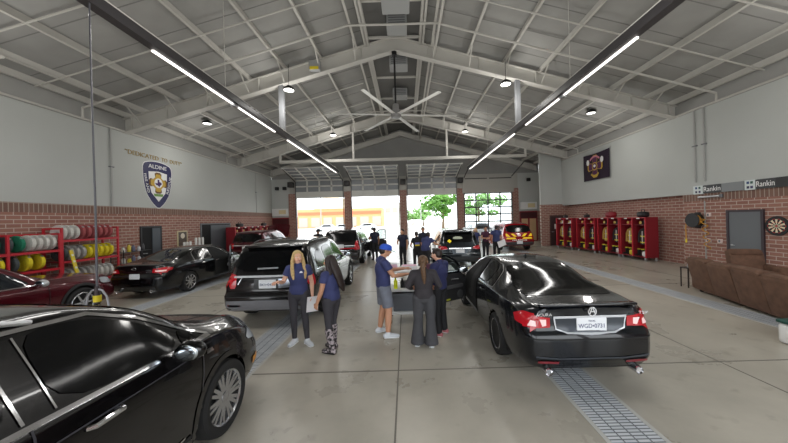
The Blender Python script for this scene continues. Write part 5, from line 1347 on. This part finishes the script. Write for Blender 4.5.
def remesh(mb, name, parent, voxel=.012, smooth=4, extra=None):
    me = bpy.data.meshes.new('tmp'); me.from_pydata([tuple(v) for v in mb.v], [], mb.f)
    bm = bmesh.new(); bm.from_mesh(me); bmesh.ops.recalc_face_normals(bm, faces=bm.faces); bm.to_mesh(me); bm.free()
    o = bpy.data.objects.new('tmp', me); C.objects.link(o)
    r = o.modifiers.new('r', 'REMESH'); r.mode = 'VOXEL'; r.voxel_size = voxel
    s = o.modifiers.new('s', 'SMOOTH'); s.iterations = smooth; s.factor = .5
    out = bpy.data.meshes.new_from_object(o.evaluated_get(bpy.context.evaluated_depsgraph_get()))
    C.objects.unlink(o); bpy.data.objects.remove(o)
    out.materials.clear(); out.materials.append(mb.mats[0])
    if extra is not None and extra.v:      # add fine pieces (fingers) to the same mesh
        bm = bmesh.new(); bm.from_mesh(out); n0 = []
        vv = [bm.verts.new(v) for v in extra.v]
        for f in extra.f: bm.faces.new([vv[i] for i in f])
        bmesh.ops.recalc_face_normals(bm, faces=bm.faces); bm.to_mesh(out); bm.free()
    out.polygons.foreach_set('use_smooth', [True]*len(out.polygons)); out.update()
    out.name = name
    return link(name, out, parent)
SKIN = [mat('skin_light', (222, 172, 146), .55), mat('skin_tan', (198, 146, 116), .55), mat('skin_warm', (176, 122, 94), .55)]
eye_w = mat('eye_white', (235, 232, 228), .3); eye_d = mat('eye_dark', (44, 34, 30), .2); lip = mat('lips', (176, 92, 90), .5)
navy = mat('polo_navy', (54, 60, 104), .8, noise=.12, nscale=9); navy_d = mat('polo_dark', (30, 31, 52), .8, noise=.12, nscale=9)
legg = mat('leggings_charcoal', (56, 54, 60), .75); blackc = mat('cloth_black', (28, 28, 32), .8); gshort = mat('shorts_grey', (112, 116, 128), .8, noise=.1, nscale=12)
gpant = mat('trousers_grey', (68, 68, 72), .8, noise=.1, nscale=10); gjack = mat('jacket_dark_grey', (52, 48, 52), .8, noise=.1, nscale=10)
shoe_w = mat('sneaker_pale', (206, 210, 216), .6); shoe_b = mat('shoe_black', (26, 24, 26), .5); shoe_r = mat('sneaker_red', (186, 110, 116), .6); sole_w = mat('sole_white', (235, 235, 235), .6)
boot_m = mat('boot_patterned', (70, 60, 62), .6, noise=.9, nscale=26)
_r = [n for n in boot_m.node_tree.nodes if n.type == 'VALTORGB'][0].color_ramp.elements
_r[0].position = .45; _r[0].color = (.01, .008, .01, 1); _r[1].position = .58; _r[1].color = (.42, .36, .38, 1)
hair_bl = mat('hair_blonde', (196, 166, 112), .6, noise=.22, nscale=40); hair_bk = mat('hair_dark', (40, 28, 24), .5, noise=.3, nscale=40); hair_br = mat('hair_brown', (94, 68, 46), .55, noise=.3, nscale=40)
BASE = dict(pel=(0, 0, .95), wai=(0, .0, 1.09), che=(0, .005, 1.27), nek=(0, -.01, 1.44), hea=(0, .025, 1.585),
    sR=(.165, -.01, 1.385), eR=(.215, -.02, 1.11), wR=(.225, .06, .875), hR=(.088, 0, .92), kR=(.098, .015, .50), aR=(.102, -.02, .085), tR=(.11, .14, .03))
for k in list(BASE):
    if k[-1] == 'R' and k[0] in 'sewhkat' and len(k) == 2: x, y, z = BASE[k]; BASE[k[0]+'L'] = (-x, y, z)
def person(label, loc, rz, pose=None, skin=0, top=navy, sleeve=.5, bottom='leggings', bm_=legg, shoes='sneaker', sm=shoe_w, hair='short', hm=hair_bk, look=0, h=1.7, fem=True, fine=True, cap=None, tilt=0, logo=True, lname='polo_shirt', group=None, sleeve_m=None, grip=.45, bulk=1.):
    J = {k: Vector(v) for k, v in BASE.items()}
    if fem:
        for k in ('sR', 'sL'): J[k].x *= .92
    else:
        for k in ('sR', 'sL', 'eR', 'eL', 'wR', 'wL'): J[k].x *= 1.1
    for k, v in (pose or {}).items():
        if k in J: J[k] = Vector(v)
    t = thing('person', label, 'person', loc, rz, group); t.scale = (h/1.7*bulk, h/1.7*bulk, h/1.7)
    S = SKIN[skin]; vox = .009 if fine else .016
    f = .94 if fem else 1.06
    lat = (J['sR']-J['sL']).normalized(); latp = (J['hR']-J['hL']).normalized()
    # ---- body
    mb = MB()
    loft(mb, [J['pel']-Vector((0, 0, .04)), J['pel']+Vector((0, 0, .05)), J['wai'], J['che'], J['nek']-Vector((0, 0, .03))], [.15*f, .155*f, .128*f, .155*f, .075], [.10, .10, .085*f, .105*f, .06], lat, S, 16)
    loft(mb, [J['nek']-Vector((0, 0, .05)), J['nek'], J['hea']-Vector((0, .02, .05))], [.062*f, .054*f, .052*f], None, None, S)
    for s in 'RL':
        loft(mb, [J['s'+s], J['s'+s].lerp(J['e'+s], .4), J['e'+s], J['e'+s].lerp(J['w'+s], .3), J['w'+s]], [.055*f, .048*f, .038*f, .04*f, .026*f], None, None, S)
        loft(mb, [J['h'+s], J['h'+s].lerp(J['k'+s], .4), J['k'+s], J['k'+s].lerp(J['a'+s], .3), J['a'+s]], [.088, .078*f, .055*f, .056*f, .036*f], None, None, S)
        a_ = J['a'+s]; d_ = J['t'+s]-a_; loft(mb, [a_-Vector((0, 0, .02)), a_+d_*.55+Vector((0, 0, -.01))], [.032, .022], None, None, S)
        loft(mb, [J['s'+s]-Vector((0, 0, .0)), J['nek']-Vector((0, 0, .03))], [.05*f, .05*f], None, None, S)
    # head
    rotz = Matrix.Rotation(look, 3, 'Z') @ Matrix.Rotation(tilt, 3, 'X')
    hc = J['hea']
    def Hd(x, y, z): return hc+rotz @ Vector((x, y, z))
    def hell(c, r, target=mb, m=S, n=16): target.ell(Hd(*c), r, m, n, rotz)
    hell((0, -.012, .028), (.074, .092, .088)); hell((0, .022, -.035), (.057, .065, .072)); hell((0, .05, -.085), (.026, .026, .02)); hell((0, .092, -.018), (.012, .018, .022)); hell((0, .082, .0), (.009, .014, .03))
    for s in (-1, 1): hell((s*.074, -.01, -.008), (.012, .02, .032)); hell((s*.035, .062, -.03), (.024, .02, .025))
    # hands
    fing = MB()
    for s in 'RL':
        sg = 1 if s == 'R' else -1
        d = Vector((pose or {}).get('d'+s, (J['w'+s]-J['e'+s]))).normalized()
        nrm = Vector((pose or {}).get('n'+s, (-sg, 0, 0)))          # palm normal
        nrm = (nrm-d*nrm.dot(d)).normalized(); wd = d.cross(nrm)*sg   # towards the thumb when arm hangs
        w0 = J['w'+s]
        loft(mb, [w0, w0+d*.045, w0+d*.085], [.026, .036, .036], [.02, .016, .014], wd, S, 12)
        g = (pose or {}).get('g'+s, grip)
        for i, (o, L_) in enumerate(((.030, .070), (.010, .078), (-.010, .073), (-.029, .058))):
            p0 = w0+d*.075+wd*o; a1 = g*.7; a2 = g*1.6; a3 = g*2.3
            q = [p0]
            for a, l in ((a1, .42), (a2, .33), (a3, .25)): q.append(q[-1]+(d*math.cos(a)+nrm*math.sin(a))*L_*l)
            loft(fing, q, [.0095, .0088, .008, .007], None, None, S, 8)
        p0 = w0+d*.022+wd*.026
        loft(fing, [p0, p0+d*.022+wd*.022+nrm*.006, p0+d*.05+wd*.028+nrm*.018, p0+d*.066+wd*.026+nrm*.026], [.013, .0115, .0095, .008], None, None, S, 8)
    remesh(mb, 'body', t, vox, 3, fing if fine else None)
    if fine:
        for s in (-1, 1):
            e = MB(); e.ell(Hd(s*.03, .071, .005), (.013, .009, .0085), eye_w, 10); eo = e.build('eye', t, 60); e = MB(); e.ell(Hd(s*.03, .0795, .005), (.006, .003, .006), eye_d, 8); e.build('iris', eo, 60)
            MB().bar(Hd(s*.014, .083, .024), Hd(s*.048, .070, .026), .006, .007, hm).build('eyebrow', t)
        MB().ell(Hd(0, .078, -.055), (.022, .008, .007), lip, 10, rotz).build('mouth', t, 60)
    # ---- shirt
    mb = MB(); T_ = top
    bot_z = J['pel']-Vector((0, 0, .03))
    bl = .165*f if fem else .17*f
    loft(mb, [bot_z, J['pel']+Vector((0, 0, .06)), J['wai'], J['che']-Vector((0, 0, .03)), J['che']+Vector((0, 0, .07)), J['nek']-Vector((0, 0, .035))], [bl, bl, .15*f, .172*f, .165*f, .085], [.118, .118, .108*f, .13*f, .115*f, .075], lat, T_, 20, e0=.15)
    for s in 'RL':
        loft(mb, [J['nek']-Vector((0, 0, .045)), J['s'+s]], [.055, .064*f], None, None, T_)
        if sleeve > .9:
            e = J['e'+s]; w = J['w'+s]
            loft(mb, [J['s'+s], J['s'+s].lerp(e, .5), e, e.lerp(w, .5), e.lerp(w, .93)], [.068*f, .062*f, .053*f, .048*f, .04*f], None, None, T_)
        else:
            e = J['s'+s].lerp(J['e'+s], sleeve); loft(mb, [J['s'+s], J['s'+s].lerp(e, .5), e], [.066*f, .066*f, .068*f], None, None, T_, e1=.15)
    loft(mb, [J['nek']-Vector((0, 0, .03)), J['nek']+Vector((0, 0, .015))], [.07*f, .066*f], [.066, .062], lat, T_)
    sh = remesh(mb, lname, t, .011 if fine else .018, 3)
    if logo and fine:
        mb = MB(); c = J['che']+Vector((0, .0, .055)); lx = lat*-.075
        q = c+lx+Vector((0, .133*f, 0)); mb.prism([(-.028, -.012), (.028, -.012), (.012, .018), (-.012, .018)], 0, .006, mat('logo_white', (230, 230, 235), .6), 'y'); mb.v = [tuple(Vector(v)+q) for v in mb.v]; mb.build('chest_logo', sh)
    # ---- legs
    mb = MB(); B_ = bm_
    pr = .003
    loft(mb, [J['pel']-Vector((0, 0, .05)), J['pel']+Vector((0, 0, .07))], [.158*f, .15*f], [.112, .105], latp, B_, 18)
    for s in 'RL':
        hh, k, a = J['h'+s], J['k'+s], J['a'+s]
        if bottom == 'shorts': e = hh.lerp(k, .86); loft(mb, [hh, hh.lerp(e, .5), e], [.100, .098, .096], None, None, B_, e1=.12)
        elif bottom == 'flared': loft(mb, [hh, hh.lerp(k, .5), k, k.lerp(a, .5), a-Vector((0, 0, .03))], [.098, .092, .075, .088, .112], None, None, B_, e1=.1)
        elif bottom == 'trousers': loft(mb, [hh, hh.lerp(k, .5), k, k.lerp(a, .5), a-Vector((0, 0, .02))], [.096, .086, .068, .064, .062], None, None, B_, e1=.1)
        else: loft(mb, [hh, hh.lerp(k, .45), k, k.lerp(a, .3), a], [.094, .082*f, .060*f, .060*f, .042*f], None, None, B_)
    remesh(mb, {'shorts': 'shorts', 'leggings': 'leggings'}.get(bottom, 'trousers'), t, .011 if fine else .018, 2)
    # ---- shoes
    for s in 'RL':
        a, to = J['a'+s], J['t'+s]; d = (to-a); d.z = 0; d.normalize(); g = Vector((a.x, a.y, 0))
        mb = MB(); sidev = d.cross(Vector((0, 0, 1)))
        loft(mb, [g-d*.05+Vector((0, 0, .045)), g+d*.04+Vector((0, 0, .05)), g+d*.11+Vector((0, 0, .042)), g+d*.16+Vector((0, 0, .035))], [.038, .042, .047, .038], [.044, .046, .036, .028], sidev, sm)
        loft(mb, [g+Vector((0, 0, .04)), a+Vector((0, 0, .02))], [.045, .042], None, None, sm)
        if shoes == 'boot': loft(mb, [a, a.lerp(J['k'+s], .35), a.lerp(J['k'+s], .78)], [.052, .060, .070], None, None, sm)
        so = remesh(mb, 'boot' if shoes == 'boot' else 'shoe', t, .009 if fine else .016, 2)
        mb = MB(); loft(mb, [g-d*.055+Vector((0, 0, .014)), g+d*.04+Vector((0, 0, .014)), g+d*.11+Vector((0, 0, .014)), g+d*.165+Vector((0, 0, .014))], [.040, .042, .048, .04], [.013, .013, .013, .012], sidev, sole_w if shoes == 'sneaker' else shoe_b)
        mb.build('sole', so, 50)
    # ---- hair
    mb = MB()
    if hair != 'bald':
        hell((0, -.022, .04), (.083, .095, .088), mb, hm); hell((0, -.055, .0), (.076, .06, .085), mb, hm)
    if hair == 'long_front':
        for s in (-1, 1):
            loft(mb, [Hd(s*.066, .01, .05), Hd(s*.088, .01, -.06), Hd(s*.10, .05, -.19), Hd(s*.10, .085, -.30), Hd(s*.095, .10, -.38)], [.024, .028, .034, .034, .018], [.024, .026, .024, .022, .012], None, hm)
        loft(mb, [Hd(0, -.07, .03), Hd(0, -.09, -.10), Hd(0, -.085, -.22)], [.08, .09, .09], [.04, .045, .04], rotz @ Vector((1, 0, 0)), hm)
    elif hair == 'long_back':
        loft(mb, [Hd(0, -.065, .04), Hd(0, -.10, -.08), Hd(.02, -.15, -.24), Hd(.05, -.19, -.42), Hd(.08, -.20, -.52)], [.08, .095, .095, .075, .03], [.045, .055, .05, .04, .02], rotz @ Vector((1, 0, 0)), hm)
        for s in (-1, 1): loft(mb, [Hd(s*.07, .0, .03), Hd(s*.085, -.02, -.08), Hd(s*.09, -.07, -.2)], [.03, .035, .03], None, None, hm)
    elif hair == 'ponytail':
        loft(mb, [Hd(0, -.09, .03), Hd(0, -.14, .0), Hd(0, -.16, -.12), Hd(.01, -.155, -.26), Hd(.015, -.15, -.38)], [.022, .035, .042, .036, .014], [.022, .03, .032, .028, .012], rotz @ Vector((1, 0, 0)), hm)
    if mb.v: remesh(mb, 'hair', t, .009 if fine else .016, 2)
    if cap:
        mb = MB(); prof = [(.096, -.0), (.098, .03), (.09, .07), (.06, .10), (.001, .112)]
        vs = MB().lathe(prof, cap[0], 22); q = MB(); q.add([Hd(v[0]*.93, v[1]*1.08-.012, v[2]+.018) for v in vs.v], vs.f, cap[0])
        co_ = q.build('cap', t, 50)
        q = MB(); n = 9; pp = []
        for i in range(n): a = PI*i/(n-1); pp.append((math.cos(a)*.078, .075+math.sin(a)*.10))
        a_, b_ = [Hd(x, y, .028-.25*(y-.08)) for x, y in pp], [Hd(x, y, .018-.25*(y-.08)) for x, y in pp]
        q.add(a_+b_, [tuple(range(n)), tuple(range(n, 2*n))[::-1]]+[(i, i+1, n+i+1, n+i) for i in range(n-1)], cap[1]); q.build('cap_brim', co_)
    return t
def sheet(name, label, cat, c, u, v, w, h_, m, extra=None):
    c, u, v = Vector(c), Vector(u).normalized(), Vector(v).normalized(); n = u.cross(v)
    mb = MB(); vs = []
    for s in (-.004, .004):
        for a, b in ((-1, -1), (1, -1), (1, 1), (-1, 1)): vs.append(c+u*a*w/2+v*b*h_/2+n*s)
    mb.add(vs, [(0, 1, 2, 3), (4, 5, 6, 7), (0, 1, 5, 4), (1, 2, 6, 5), (2, 3, 7, 6), (3, 0, 4, 7)], m)
    return tag(mb.build(name), label, cat)
paper = mat('paper_white', (232, 230, 232), .7)
# world position of a point given in a person's own frame
def wp(t, p): return Matrix.Translation(t.location) @ Matrix.Rotation(t.rotation_euler.z, 4, 'Z') @ (Vector(p)*Vector(t.scale))
# 1 blonde woman facing the camera, right hand raised, papers in the other hand
p1 = person('woman with long blonde hair in navy polo facing the camera holding papers', (-1.98, 5.26, 0), R(188),
    dict(eR=(.25, .0, 1.13), wR=(.28, .20, 1.19), dR=(.25, .9, .1), nR=(0, .3, -1), eL=(-.215, -.02, 1.11), wL=(-.235, .07, .88), dL=(0, .2, -1), kR=(.085, .03, .50), aR=(.09, -.01, .085), tR=(.14, .14, .03), aL=(-.135, .07, .085), tL=(-.23, .2, .03), kL=(-.105, .05, .50)),
    skin=0, hair='long_front', hm=hair_bl, look=R(24), h=1.68, bulk=1.07)
q = wp(p1, (-.245, .12, .74)); sheet('paper_stack', 'white papers held down in the blonde woman\'s hand', 'papers', q, (.8, .45, 0), (.1, 0, 1), .20, .27, paper)
# 2 dark-haired woman seen from behind-left, holding papers, patterned boots
p2 = person('woman with long dark hair in navy polo and patterned boots turned away', (-1.30, 4.92, 0), R(62),
    dict(eL=(-.20, .02, 1.11), wL=(-.19, .13, .88), dL=(0, .4, -1), eR=(.20, .05, 1.11), wR=(.18, .20, .92), dR=(0, .6, -1), aR=(.09, .06, .085), tR=(.10, .22, .03), kR=(.09, .06, .5), aL=(-.09, -.06, .085), tL=(-.11, .1, .03), kL=(-.095, -.01, .5)),
    skin=1, hair='long_back', hm=hair_bk, look=R(8), h=1.62, bulk=1.1, shoes='boot', sm=boot_m, logo=False)
# 3 man in blue cap
p3 = person('man in blue cap, navy polo and grey shorts reaching over the cart', (-.47, 5.55, 0), R(-72),
    dict(eR=(.22, .12, 1.14), wR=(.15, .36, 1.14), dR=(-.2, 1, 0), nR=(-.2, 0, -1), eL=(-.20, .15, 1.17), wL=(-.10, .39, 1.20), dL=(.1, 1, .1), nL=(0, 0, -1), hea=(0, .06, 1.585), kR=(.12, .05, .5), aR=(.16, .02, .085), tR=(.20, .18, .03), aL=(-.12, -.05, .085), tL=(-.14, .11, .03)),
    skin=1, fem=False, bottom='shorts', bm_=gshort, hair='short', hm=hair_bk, h=1.72, bulk=1.15, cap=(mat('cap_blue', (40, 84, 196), .7), mat('cap_green', (30, 140, 120), .7)), tilt=R(-14), sm=shoe_w, logo=False)
# 4 woman with ponytail, grey jacket and flared trousers
p4 = person('woman with brown ponytail in dark grey jacket and flared grey trousers', (.27, 5.0, 0), R(-3),
    dict(eR=(.255, -.01, 1.13), wR=(.20, .20, 1.03), dR=(-.7, .6, -.1), nR=(-.4, -.7, 0), eL=(-.255, -.01, 1.13), wL=(-.20, .20, 1.03), dL=(.7, .6, -.1), nL=(.4, -.7, 0), aR=(.105, -.02, .085), aL=(-.12, .02, .085)),
    skin=1, top=gjack, sleeve=1, bottom='flared', bm_=gpant, hair='ponytail', hm=hair_br, h=1.56, bulk=1.18, logo=False, lname='jacket', sm=shoe_w)
# 5 person in navy with glasses on head
p5 = person('dark-haired person in navy jersey with sunglasses pushed up on the head', (.60, 5.5, 0), R(52),
    dict(eL=(-.24, .03, 1.13), wL=(-.2, .22, 1.05), dL=(.4, 1, 0), eR=(.23, .02, 1.12), wR=(.15, .25, 1.05), dR=(-.4, 1, 0), hea=(0, .05, 1.585)),
    skin=0, fem=False, top=mat('jersey_navy', (38, 42, 84), .8), sleeve=1, bottom='trousers', bm_=blackc, hair='short', hm=hair_bk, h=1.62, bulk=1.1, sm=shoe_r, logo=False, lname='jersey', tilt=R(-6))
g = thing('sunglasses', 'dark sunglasses resting on the head of the person in navy jersey', 'sunglasses', wp(p5, (0, .05+.05, 1.69)), R(52))
for s in (-1, 1): MB().ell((s*.033, 0, 0), (.028, .012, .02), black, 12).build('lens', g, 50); MB().bar((s*.062, 0, 0), (s*.08, -.11, -.025), .006, .008, black).build('temple_arm', g)
q = MB()
for k in range(3): q.box((-.262, .02-.0+.0, 1.20+.028*k), (-.235, .075, 1.215+.028*k), wht)
q.build('sleeve_stripes', bpy.data.objects[[o.name for o in p5.children if o.name.startswith('jersey')][0]])
# 6.. people farther back
pb1 = person('man in navy polo leaning beside the dark slate crossover', (.72, 11.3, 0), R(-30), dict(che=(0, .12, 1.24), nek=(0, .20, 1.38), hea=(.0, .29, 1.48), sR=(.17, .17, 1.33), sL=(-.17, .17, 1.33), eR=(.28, .28, 1.15), wR=(.36, .45, 1.10), eL=(-.25, .22, 1.1), wL=(-.2, .4, .95)), skin=1, fem=False, bottom='trousers', bm_=blackc, hair='short', h=1.76, fine=False, logo=False, sm=shoe_b, shoes='shoe')
pb2 = person('person in dark shirt standing by the centre brick pier', (-.18, 13.2, 0), R(150), dict(eR=(.24, .06, 1.1), wR=(.1, .25, 1.05)), skin=1, fem=False, top=navy_d, bottom='trousers', bm_=blackc, h=1.74, fine=False, sm=shoe_b, shoes='shoe')
pb3 = person('person in black vest with a yellow back patch behind the cart', (.42, 12.2, 0), R(10), dict(eL=(-.26, .05, 1.1), wL=(-.16, .25, 1.0)), skin=2, top=blackc, bottom='trousers', bm_=blackc, h=1.66, fine=False, lname='vest', sm=shoe_b, shoes='shoe')
mb = MB(); mb.box((-.10, -.14, 1.16), (.10, -.125, 1.24), mat('patch_blue', (110, 116, 196), .6)); mb.box((-.10, -.14, 1.09), (.10, -.125, 1.155), yellow); mb.build('back_patch', pb3)
pb4 = person('dark-haired person half hidden behind the black vest', (.78, 13.6, 0), R(170), None, skin=2, top=navy_d, bottom='trousers', bm_=blackc, h=1.80, fine=False, sm=shoe_b, shoes='shoe')
pb5 = person('tall person in navy polo holding a clipboard by the fire vehicle', (4.52, 14.6, 0), R(-25), dict(eR=(.22, .0, 1.1), wR=(.2, .1, .88)), skin=2, fem=False, top=navy, bottom='trousers', bm_=blackc, h=1.76, fine=False, sm=shoe_b, shoes='shoe')
sheet('clipboard', 'white clipboard hanging in the hand of the tall person by the fire vehicle', 'clipboard', (4.72, 14.4, .86), (1, .2, .35), (-.3, 0, 1), .42, .30, paper)
pb6 = person('person in plum shirt with folded arms beside the fire vehicle', (4.05, 14.9, 0), R(190), dict(eR=(.25, .08, 1.12), wR=(.02, .2, 1.12), eL=(-.25, .08, 1.12), wL=(-.02, .2, 1.08)), skin=1, top=mat('shirt_plum', (72, 32, 56), .8), bottom='trousers', bm_=blackc, h=1.70, fine=False, lname='shirt', sm=shoe_b, shoes='shoe')
pb7 = person('person with pale hair shading eyes right of the slate crossover', (3.62, 15.2, 0), R(170), dict(eR=(.27, .1, 1.38), wR=(.1, .18, 1.58), dR=(-1, .2, .1)), skin=0, top=navy, bottom='leggings', bm_=navy_d, hair='long_back', hm=hair_bl, h=1.64, fine=False, sm=shoe_w)
pb8 = person('person in navy standing inside the open door of the cherry vehicle', (-1.75, 15.9, 0), R(30), dict(eL=(-.25, .05, 1.1), wL=(-.2, .3, 1.1)), skin=2, fem=False, top=navy_d, bottom='trousers', bm_=blackc, h=1.78, fine=False, sm=shoe_b, shoes='shoe')
pb9 = person('dark figure with hat left of the cherry vehicle in the first bay', (-4.75, 15.6, 0), R(180), None, skin=2, fem=False, top=blackc, bottom='trousers', bm_=blackc, h=1.78, fine=False, cap=(blackc, blackc), sm=shoe_b, shoes='shoe')
# ------------------------------------------------------------------ cart and table the group stands round
t = thing('utility_cart', 'grey two-shelf utility cart with pale edges between man and ponytailed woman', 'cart', (.02, 6.35, 0))
lt = mat('cart_pale', (206, 208, 208), .5); gt = mat('cart_grey', (98, 102, 108), .6)
for z, d in ((.72, .06), (.24, .06)):
    MB().bbox((-.42, -.26, z-.05), (.42, .26, z), lt, .012).build('shelf', t, 40)
MB().box((-.38, .2, .3), (.38, .22, .66), gt).build('back_panel', t)
for x in (-.39, .39):
    for y in (-.23, .23):
        MB().tube([(x, y, .08), (x, y, .70)], .016, alum, 8).build('leg', t); MB().lathe([(.001, -.014), (.035, -.014), (.04, 0), (.035, .014), (.001, .014)], rubber, 12, 'x', (x, y, .042)).build('caster', t, 40)
MB().bbox((-.34, -.2, .245), (.30, .18, .62), gt, .02).build('crate', None, 40); o = bpy.data.objects['crate']; o.location = (.02, 6.35, 0); tag(o, 'grey plastic crate on the lower shelf of the cart', 'crate')
mb = MB(); mb.bbox((-.355, -.215, .58), (.315, .195, .625), gt, .01); mb.build('rim', o, 40)
def bottle(x, y, z, m, label, h=.24, r=.04):
    o = MB().lathe([(.001, 0), (r, 0), (r, h*.65), (r*.45, h*.82), (r*.45, h*.92)], m, 16).build('spray_bottle', None, 40); o.location = (x, y, z); tag(o, label, 'bottle'); MB().lathe([(r*.5, h*.92), (r*.5, h), (.001, h)], black, 12).build('cap', o, 40)
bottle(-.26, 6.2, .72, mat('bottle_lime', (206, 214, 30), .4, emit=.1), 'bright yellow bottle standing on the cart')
bottle(-.12, 6.28, .72, blackc, 'black bottle beside the yellow bottle on the cart', .2)
for k, (x, y, s, lab) in enumerate(((.0, 6.3, .10, 'small black box on the cart next to the bottles'), (.22, 6.32, .13, 'larger black case on the cart at its right end'))):
    o = MB().bbox((-s, -.08, 0), (s, .08, .14+.03*k), black, .02).build('black_case', None, 40); o.location = (x, y, .72); tag(o, lab, 'case'); MB().bar((-s*.5, 0, .15+.03*k), (s*.5, 0, .15+.03*k), .02, .02, grey_p).build('handle', o)
t = thing('folding_table', 'white folding table with papers behind the cart', 'table', (.25, 7.6, 0))
MB().bbox((-.95, -.38, .86), (.95, .38, .90), white_p, .015).build('tabletop', t, 40)
for x in (-.8, .8):
    for y in (-.3, .3): MB().tube([(x, y, 0), (x, y, .86)], .016, alum, 8).build('leg', t)
    MB().tube([(x, -.3, .3), (x, .3, .3)], .012, alum, 8).build('brace', t)
pinkm = mat('pink_box', (226, 180, 200), .6)
o = MB().bbox((-.16, -.12, 0), (.16, .12, .16), pinkm, .01).build('carton', None, 40); o.location = (-.42, 7.45, .90); tag(o, 'pink and white carton on the folding table near the man', 'carton'); MB().box((-.165, -.125, .16), (.165, .125, .17), paper).build('lid', o)
o = MB().bbox((-.2, -.14, 0), (.2, .14, .10), paper, .01).build('carton', None, 40); o.location = (.05, 7.5, .90); tag(o, 'flat white carton on the folding table', 'carton'); MB().box((-.18, -.12, .1), (.18, .12, .106), pinkm).build('lid', o)
o = MB().bbox((-.2, -.14, 0), (.2, .14, .12), mat('bag_plum', (84, 40, 60), .7), .04).build('bag', None, 40); o.location = (.6, 7.5, .90); tag(o, 'plum coloured bag on the right end of the folding table', 'bag'); MB().tube([(-.1, 0, .11), (-.06, 0, .2), (.06, 0, .2), (.1, 0, .11)], .01, black, 6).build('handle', o, 40)
# ------------------------------------------------------------------ light, sky, camera
w = bpy.data.worlds.new('sky'); bpy.context.scene.world = w; w.use_nodes = True
bg = w.node_tree.nodes['Background']; bg.inputs[0].default_value = (.93, .97, 1.0, 1); bg.inputs[1].default_value = 3.0
def lamp(name, kind, loc, energy, color=(1, 1, 1), rot=(0, 0, 0), **kw):
    l = bpy.data.lights.new(name, kind); l.energy = energy; l.color = color
    for a, b in kw.items(): setattr(l, a, b)
    o = bpy.data.objects.new(name, l); C.objects.link(o); o.location = loc; o.rotation_euler = rot
    return o
for i, (x, y, z, lab) in enumerate(bayl):
    lamp('bay_and_fill_lamp', 'POINT', (x, y, z-(.6 if abs(x) < 8 else 1.6)), 60 if abs(x) < 8 else 45, (1, .97, .92), shadow_soft_size=.2)
for x, y in ((-9., 6.), (9., 6.), (-3.2, 5.), (3.2, 5.), (0, 9.)):  # extra point lights added as fill, no fixtures hang here
    lamp('bay_and_fill_lamp', 'POINT', (x, y, 5.2), 70, (1, .97, .93), shadow_soft_size=.4)
for x in (-5.15+.0, 4.95):
    for y0, y1 in ((4.6, 11.7), (13., 21.4)):
        lamp('strip_lamp', 'AREA', (x, (y0+y1)/2, 5.68), 60, (1, .98, .95), (0, 0, 0), shape='RECTANGLE', size=.15, size_y=y1-y0)
cam = bpy.data.cameras.new('camera'); co = bpy.data.objects.new('camera', cam); C.objects.link(co)
FPX = 290.; cam.sensor_width = 36; cam.lens = FPX/788*36; cam.clip_start = .05; cam.clip_end = 400
rho = .0275      # the photographer held the camera slightly tilted
cam.shift_x = -12/788; cam.shift_y = -2.5/788
co.location = (0, 0, 2.2); co.rotation_mode = 'XYZ'
co.matrix_world = Matrix.Translation((0, 0, 2.2)) @ Matrix.Rotation(R(90), 4, 'X') @ Matrix.Rotation(-rho, 4, 'Z')
sc = bpy.context.scene
sc.camera = co
sc.view_settings.view_transform = 'Standard'; sc.view_settings.look = 'None'; sc.view_settings.exposure = .36; sc.view_settings.gamma = 1
sc.cycles.max_bounces = 6; sc.cycles.diffuse_bounces = 4; sc.cycles.glossy_bounces = 3; sc.cycles.transparent_max_bounces = 12
sc.cycles.sample_clamp_indirect = 6
